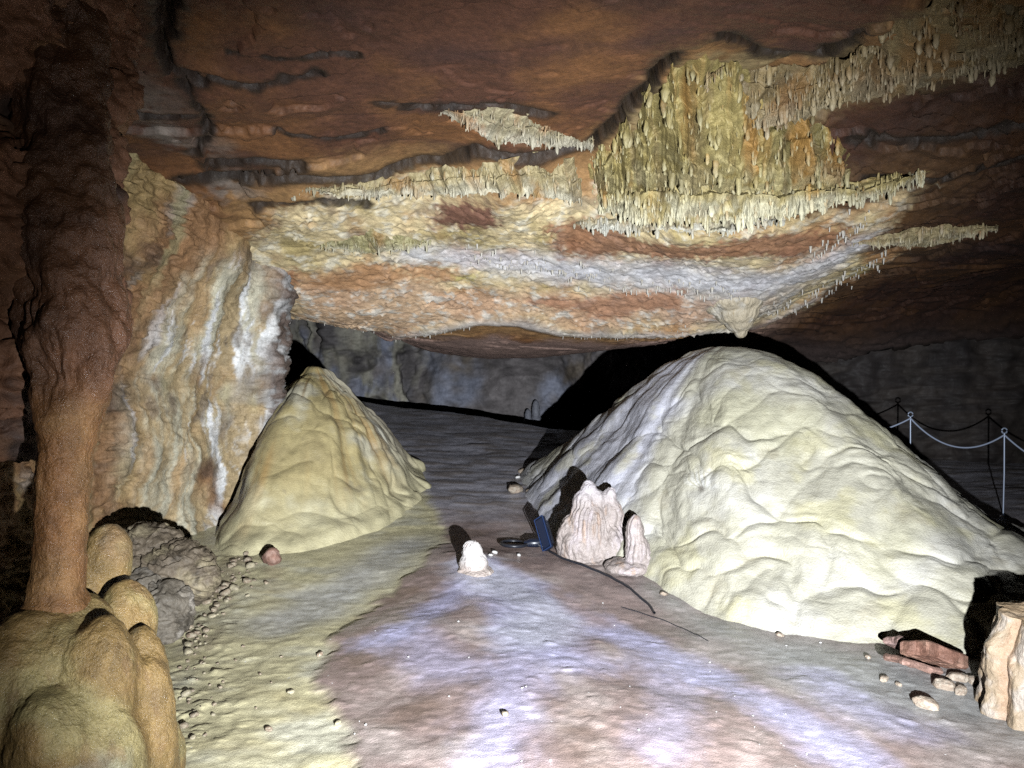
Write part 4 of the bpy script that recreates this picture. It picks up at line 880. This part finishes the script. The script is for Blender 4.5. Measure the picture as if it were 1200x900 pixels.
for k in range(len(cp)): cp[k, 2] = floor_z(cp[k, 0], cp[k, 1]) + .004
add('thin_wire', mesh_from('thin_wire', *tube(cp, .0025, 6)), M_blk, 'thin dark wire half sunk in the floor below the cable end', 'wire', origin=tuple(cp[0]))

# ================================================================== rope barrier
M_post = plain_mat('galvanised_rod', (.36, .42, .54), .35, .3); M_rope = plain_mat('pale_rope', (.30, .35, .46), .6)
posts = []
for (px, py, Y, lab) in [(930, 470, 8.5, None), (1067, 485, 7.75, 'white rod barrier post nearer the large mound'), (1177, 504, 7.05, 'white rod barrier post at the right edge of the view'), (1330, 528, 6.5, None)]:
    top = P(px, py, Y); zf = floor_z(top[0], top[1]); posts.append((top, zf, lab))
for top, zf, lab in posts:
    if lab is None: continue
    r_ = bpy.data.objects.new('barrier_post', None); C.objects.link(r_); r_.location = (top[0], top[1], zf); tag(r_, lab, 'barrier post', 'posts of the rope barrier')
    h = top[2] - zf
    add('rod', mesh_from('rod', *tube([(0, 0, -.02), (0.004, 0, h * .5), (0, 0, h - .03)], .007, 10)), M_post, parent=r_)
    V, Fq = tube([(.024 * math.cos(a), 0, h - .006 + .024 * math.sin(a)) for a in np.linspace(0, 2 * math.pi, 24, endpoint=False)], .007, 8, True)
    add('ring', mesh_from('ring', V, Fq), M_post, parent=r_)
    add('foot', mesh_from('foot', *tube([(0, 0, -.01), (0, 0, .004), (0, 0, .01), (0, 0, .02)], [.045, .045, .03, .01], 14)), M_post, parent=r_)
for k, lab in enumerate(['pale rope span dipping behind the large mound', 'pale rope span sagging between the two barrier posts', 'pale rope span leaving the view at the right edge']):
    a, b = posts[k][0].copy(), posts[k + 1][0].copy(); a[2] -= .045; b[2] -= .045
    t = np.linspace(0, 1, 40)[:, None]; pts = a * (1 - t) + b * t; pts[:, 2] -= (.20 if k == 1 else .22) * (4 * t * (1 - t))[:, 0]
    add('barrier_rope', mesh_from('barrier_rope', *tube(pts, .008, 8)), M_rope, lab, 'rope', 'ropes of the barrier', origin=tuple(a))

# ================================================================== loose stones
def slab(name, px, py, w, h, dpt, rot, label, seed, tint, tint2):
    bb = fpt(px, py); s = bb[1] / F
    V, Fq = box(0, 0, 0, w * s, dpt * s, h * s, .01)
    # refine by lerping a subdivided box through bmesh
    import bmesh
    me = mesh_from(name, V, Fq); bm = bmesh.new(); bm.from_mesh(me); bmesh.ops.subdivide_edges(bm, edges=bm.edges[:], cuts=7, use_grid_fill=True)
    A = np.array([v.co[:] for v in bm.verts], dtype=np.float32); A0 = A.copy()
    A += (fbm(A * 9, 3, seed)[:, None] * np.array([.035, .03, .014])) ; A += fbm(A0 * 25, 3, seed + 4)[:, None] * .006
    A = A @ rotm(*rot).T
    for v, q in zip(bm.verts, A): v.co = q
    bm.to_mesh(me); bm.free()
    cc = np.broadcast_to(col3(*tint), A.shape).copy(); cc = mixc(cc, tint2, sst(-.1, .4, fbm(A * 12, 3, seed + 7)))
    at = me.color_attributes.get('tint') or me.color_attributes.new('tint', 'FLOAT_COLOR', 'POINT'); c4 = np.ones((len(A), 4), dtype=np.float32); c4[:, :3] = cc; at.data.foreach_set('color', c4.ravel())
    for pgn in me.polygons: pgn.use_smooth = False
    o = add(name, me, M_stone, label, 'rock slab'); o.location = bb + np.array([0, 0, -A[:, 2].min() * .75]); return o
red, red2 = (.18, .09, .062), (.27, .155, .11)
slab('broken_slab', 1094, 786, 66, 17, 40, (R(-22), R(22), R(16)), 'reddish brown tilted slab lying on top of the broken rock heap', 901, red, red2)
slab('broken_slab', 1070, 789, 58, 7, 34, (R(-10), R(20), R(12)), 'flat dark reddish slab beneath the tilted slab', 911, (.22, .13, .10), (.33, .2, .16))
slab('broken_slab', 1060, 768, 40, 8, 26, (R(-30), R(26), R(5)), 'small dull brown slab leaning on the mound foot behind the tilted slab', 921, (.22, .14, .12), (.32, .22, .2))
def stone_mesh(name, seed, tint, tint2, sub=4, flat=.65):
    import bmesh
    bm = bmesh.new(); bmesh.ops.create_icosphere(bm, subdivisions=sub, radius=1)
    A = np.array([v.co[:] for v in bm.verts], dtype=np.float32)
    A = A * (1 + .35 * fbm(A * .9, 3, seed))[:, None]; pn = np.sign(A) * np.abs(A) ** .85; A = pn * np.array([1.15, .9, flat])
    A += .05 * fbm(A * 4, 3, seed + 3)[:, None]
    for v, q in zip(bm.verts, A): v.co = q
    me = bpy.data.meshes.new(name); bm.to_mesh(me); bm.free()
    cc = np.broadcast_to(col3(*tint), A.shape).copy(); cc = mixc(cc, tint2, sst(-.2, .4, fbm(A * 2, 3, seed + 7)))
    at = me.color_attributes.new('tint', 'FLOAT_COLOR', 'POINT'); c4 = np.ones((len(A), 4), dtype=np.float32); c4[:, :3] = cc; at.data.foreach_set('color', c4.ravel())
    for pgn in me.polygons: pgn.use_smooth = True
    me.materials.append(M_stone); return me
tan = [stone_mesh('stone', 930 + k, (.32, .25, .19), (.42, .36, .29)) for k in range(3)]
def stone(me, px, py, w, label, group=None, name='stone', sink=.35, cat='stone'):
    bb = fpt(px, py); s = w * bb[1] / F / 2.2; o = bpy.data.objects.new(name, me); C.objects.link(o)
    o.scale = (s, s * random.uniform(.8, 1.1), s * random.uniform(.8, 1.1)); o.rotation_euler = (random.uniform(-.3, .3), random.uniform(-.3, .3), random.uniform(0, 6.28))
    o.location = (bb[0], bb[1], bb[2] + s * (.62 - sink)); tag(o, label, cat, group); return o
for k, (px, py, w, lab) in enumerate([(1107, 806, 22, 'rounded tan stone at the front of the heap beside the ribbed stump'), (1126, 812, 18, 'flat tan stone in front of the stump, right of the rounded tan stone'), (1122, 796, 22, 'pinkish tan stone squeezed between the tilted slab and the stump'),
                                      (1142, 800, 18, 'pale stone touching the foot of the ribbed stump'), (1085, 828, 26, 'low brownish stone half buried in front of the broken rock heap'), (1036, 797, 14, 'pale stone left of the flat dark reddish slab'), (1053, 803, 8, 'tiny pale stone between the buried stone and the reddish slabs'),
                                      (1017, 771, 10, 'small pinkish stone at the front foot of the large mound'), (914, 745, 9, 'lone reddish pebble at the large mound foot midway along'), (778, 697, 10, 'orange pebble near the cable end')]):
    stone(tan[k % 3], px, py, w, lab)
peb = [stone_mesh('pebble', 950 + k, [(.30, .23, .16), (.40, .35, .23), (.24, .17, .12)][k % 3], (.42, .37, .27), 3) for k in range(6)]
zone = np.array([(288, 640), (268, 672), (252, 690), (236, 705), (222, 735), (212, 770), (214, 830)], dtype=float)
zq = np.concatenate([[0], np.cumsum(np.linalg.norm(np.diff(zone, axis=0), axis=1))])
for k in range(130):
    a = random.random() ** 1.4 * zq[-1]; px = np.interp(a, zq, zone[:, 0]) + abs(random.gauss(0, 22)) - 4; py = np.interp(a, zq, zone[:, 1]) + random.gauss(0, 6)
    stone(random.choice(peb), px, py, random.choice([2.5, 3, 3.5, 4, 4, 5, 6, 9, 12]), 'loose pebble in the rubble strip along the left wall foot', 'pebbles along the left wall foot', 'pebble', .3, 'pebble')
for px, py, w in [(341, 812, 13), (315, 856, 13), (330, 770, 6), (305, 790, 6), (318, 800, 5), (285, 758, 6), (276, 774, 5), (255, 778, 6), (258, 806, 8), (250, 838, 8), (240, 862, 8), (300, 830, 5), (215, 852, 18), (226, 865, 10), (375, 768, 12), (396, 848, 12), (265, 705, 10), (290, 682, 14)]:
    stone(random.choice(peb), px, py, w * .7, 'scattered pebble on the yellow floor left of the brown mud', 'pebbles on the yellow floor', 'pebble', .3, 'pebble')
wht = [stone_mesh('stone_chip', 970 + k, (.7, .68, .66), (.8, .79, .78), 2) for k in range(3)]
for k in range(36):
    px, py = random.uniform(410, 1020), random.uniform(690, 895)
    if px > 700 and py < 690 + (px - 700) * .24: continue
    stone(random.choice(wht), px, py, random.choice([1.3, 1.5, 1.8, 2.2, 3]), 'tiny white stone chip on the brown and violet floor', 'white chips on the brown floor', 'stone_chip', .2, 'stone chip')
for px, py, w in [(580, 648, 7), (575, 651, 5), (608, 651, 5), (603, 578, 10), (612, 552, 9), (607, 560, 6), (640, 572, 6), (620, 577, 8), (625, 568, 6), (632, 577, 5)]:
    stone(random.choice(wht if w < 8 else tan), px, py, w, 'small pale stone near the floodlight and the far foot of the large mound', 'pale stones near the floodlight', 'stone_chip', .3, 'stone chip')
redm = stone_mesh('red_stone', 990, (.27, .15, .11), (.36, .23, .18), 4, 1.05)
stone(redm, 318, 660, 25, 'rounded reddish stone standing alone in front of the smaller mound', name='red_stone', sink=.1)
s_ = stone(tan[1], 604, 579, 20, 'flat brown stone at the far left foot of the large mound')
stone(peb[0], 592, 838, 13, 'white pebble with a dark shadowed rim in the middle of the near floor')

# ================================================================== light: the photographer's torch, low on the right
W = bpy.data.worlds.new('World'); S.world = W; W.use_nodes = True
W.node_tree.nodes['Background'].inputs[0].default_value = (.02, .022, .03, 1); W.node_tree.nodes['Background'].inputs[1].default_value = .05
LP = Vector((.62, .15, .98))
def spot(name, energy, size, blend, aim, color, rad=.02):
    l = bpy.data.lights.new(name, 'SPOT'); l.energy = energy; l.spot_size = R(size); l.spot_blend = blend; l.color = color; l.shadow_soft_size = rad
    o = bpy.data.objects.new(name, l); C.objects.link(o); o.location = LP; o.rotation_euler = (Vector(aim) - LP).to_track_quat('-Z', 'Y').to_euler(); return o
aim = P(635, 560, 7)
spot('torch_beam', 3300, 89, 1.0, aim, (.91, .95, 1.0))
spot('torch_spill', 90, 140, 1.0, aim, (1.0, .95, .88))

S.view_settings.view_transform = 'Standard'; S.view_settings.look = 'None'; S.view_settings.gamma = 1; S.view_settings.exposure = 0
S.render.engine = 'CYCLES'; S.cycles.use_denoising = False; S.cycles.max_bounces = 5; S.cycles.diffuse_bounces = 0; S.cycles.sample_clamp_indirect = 4
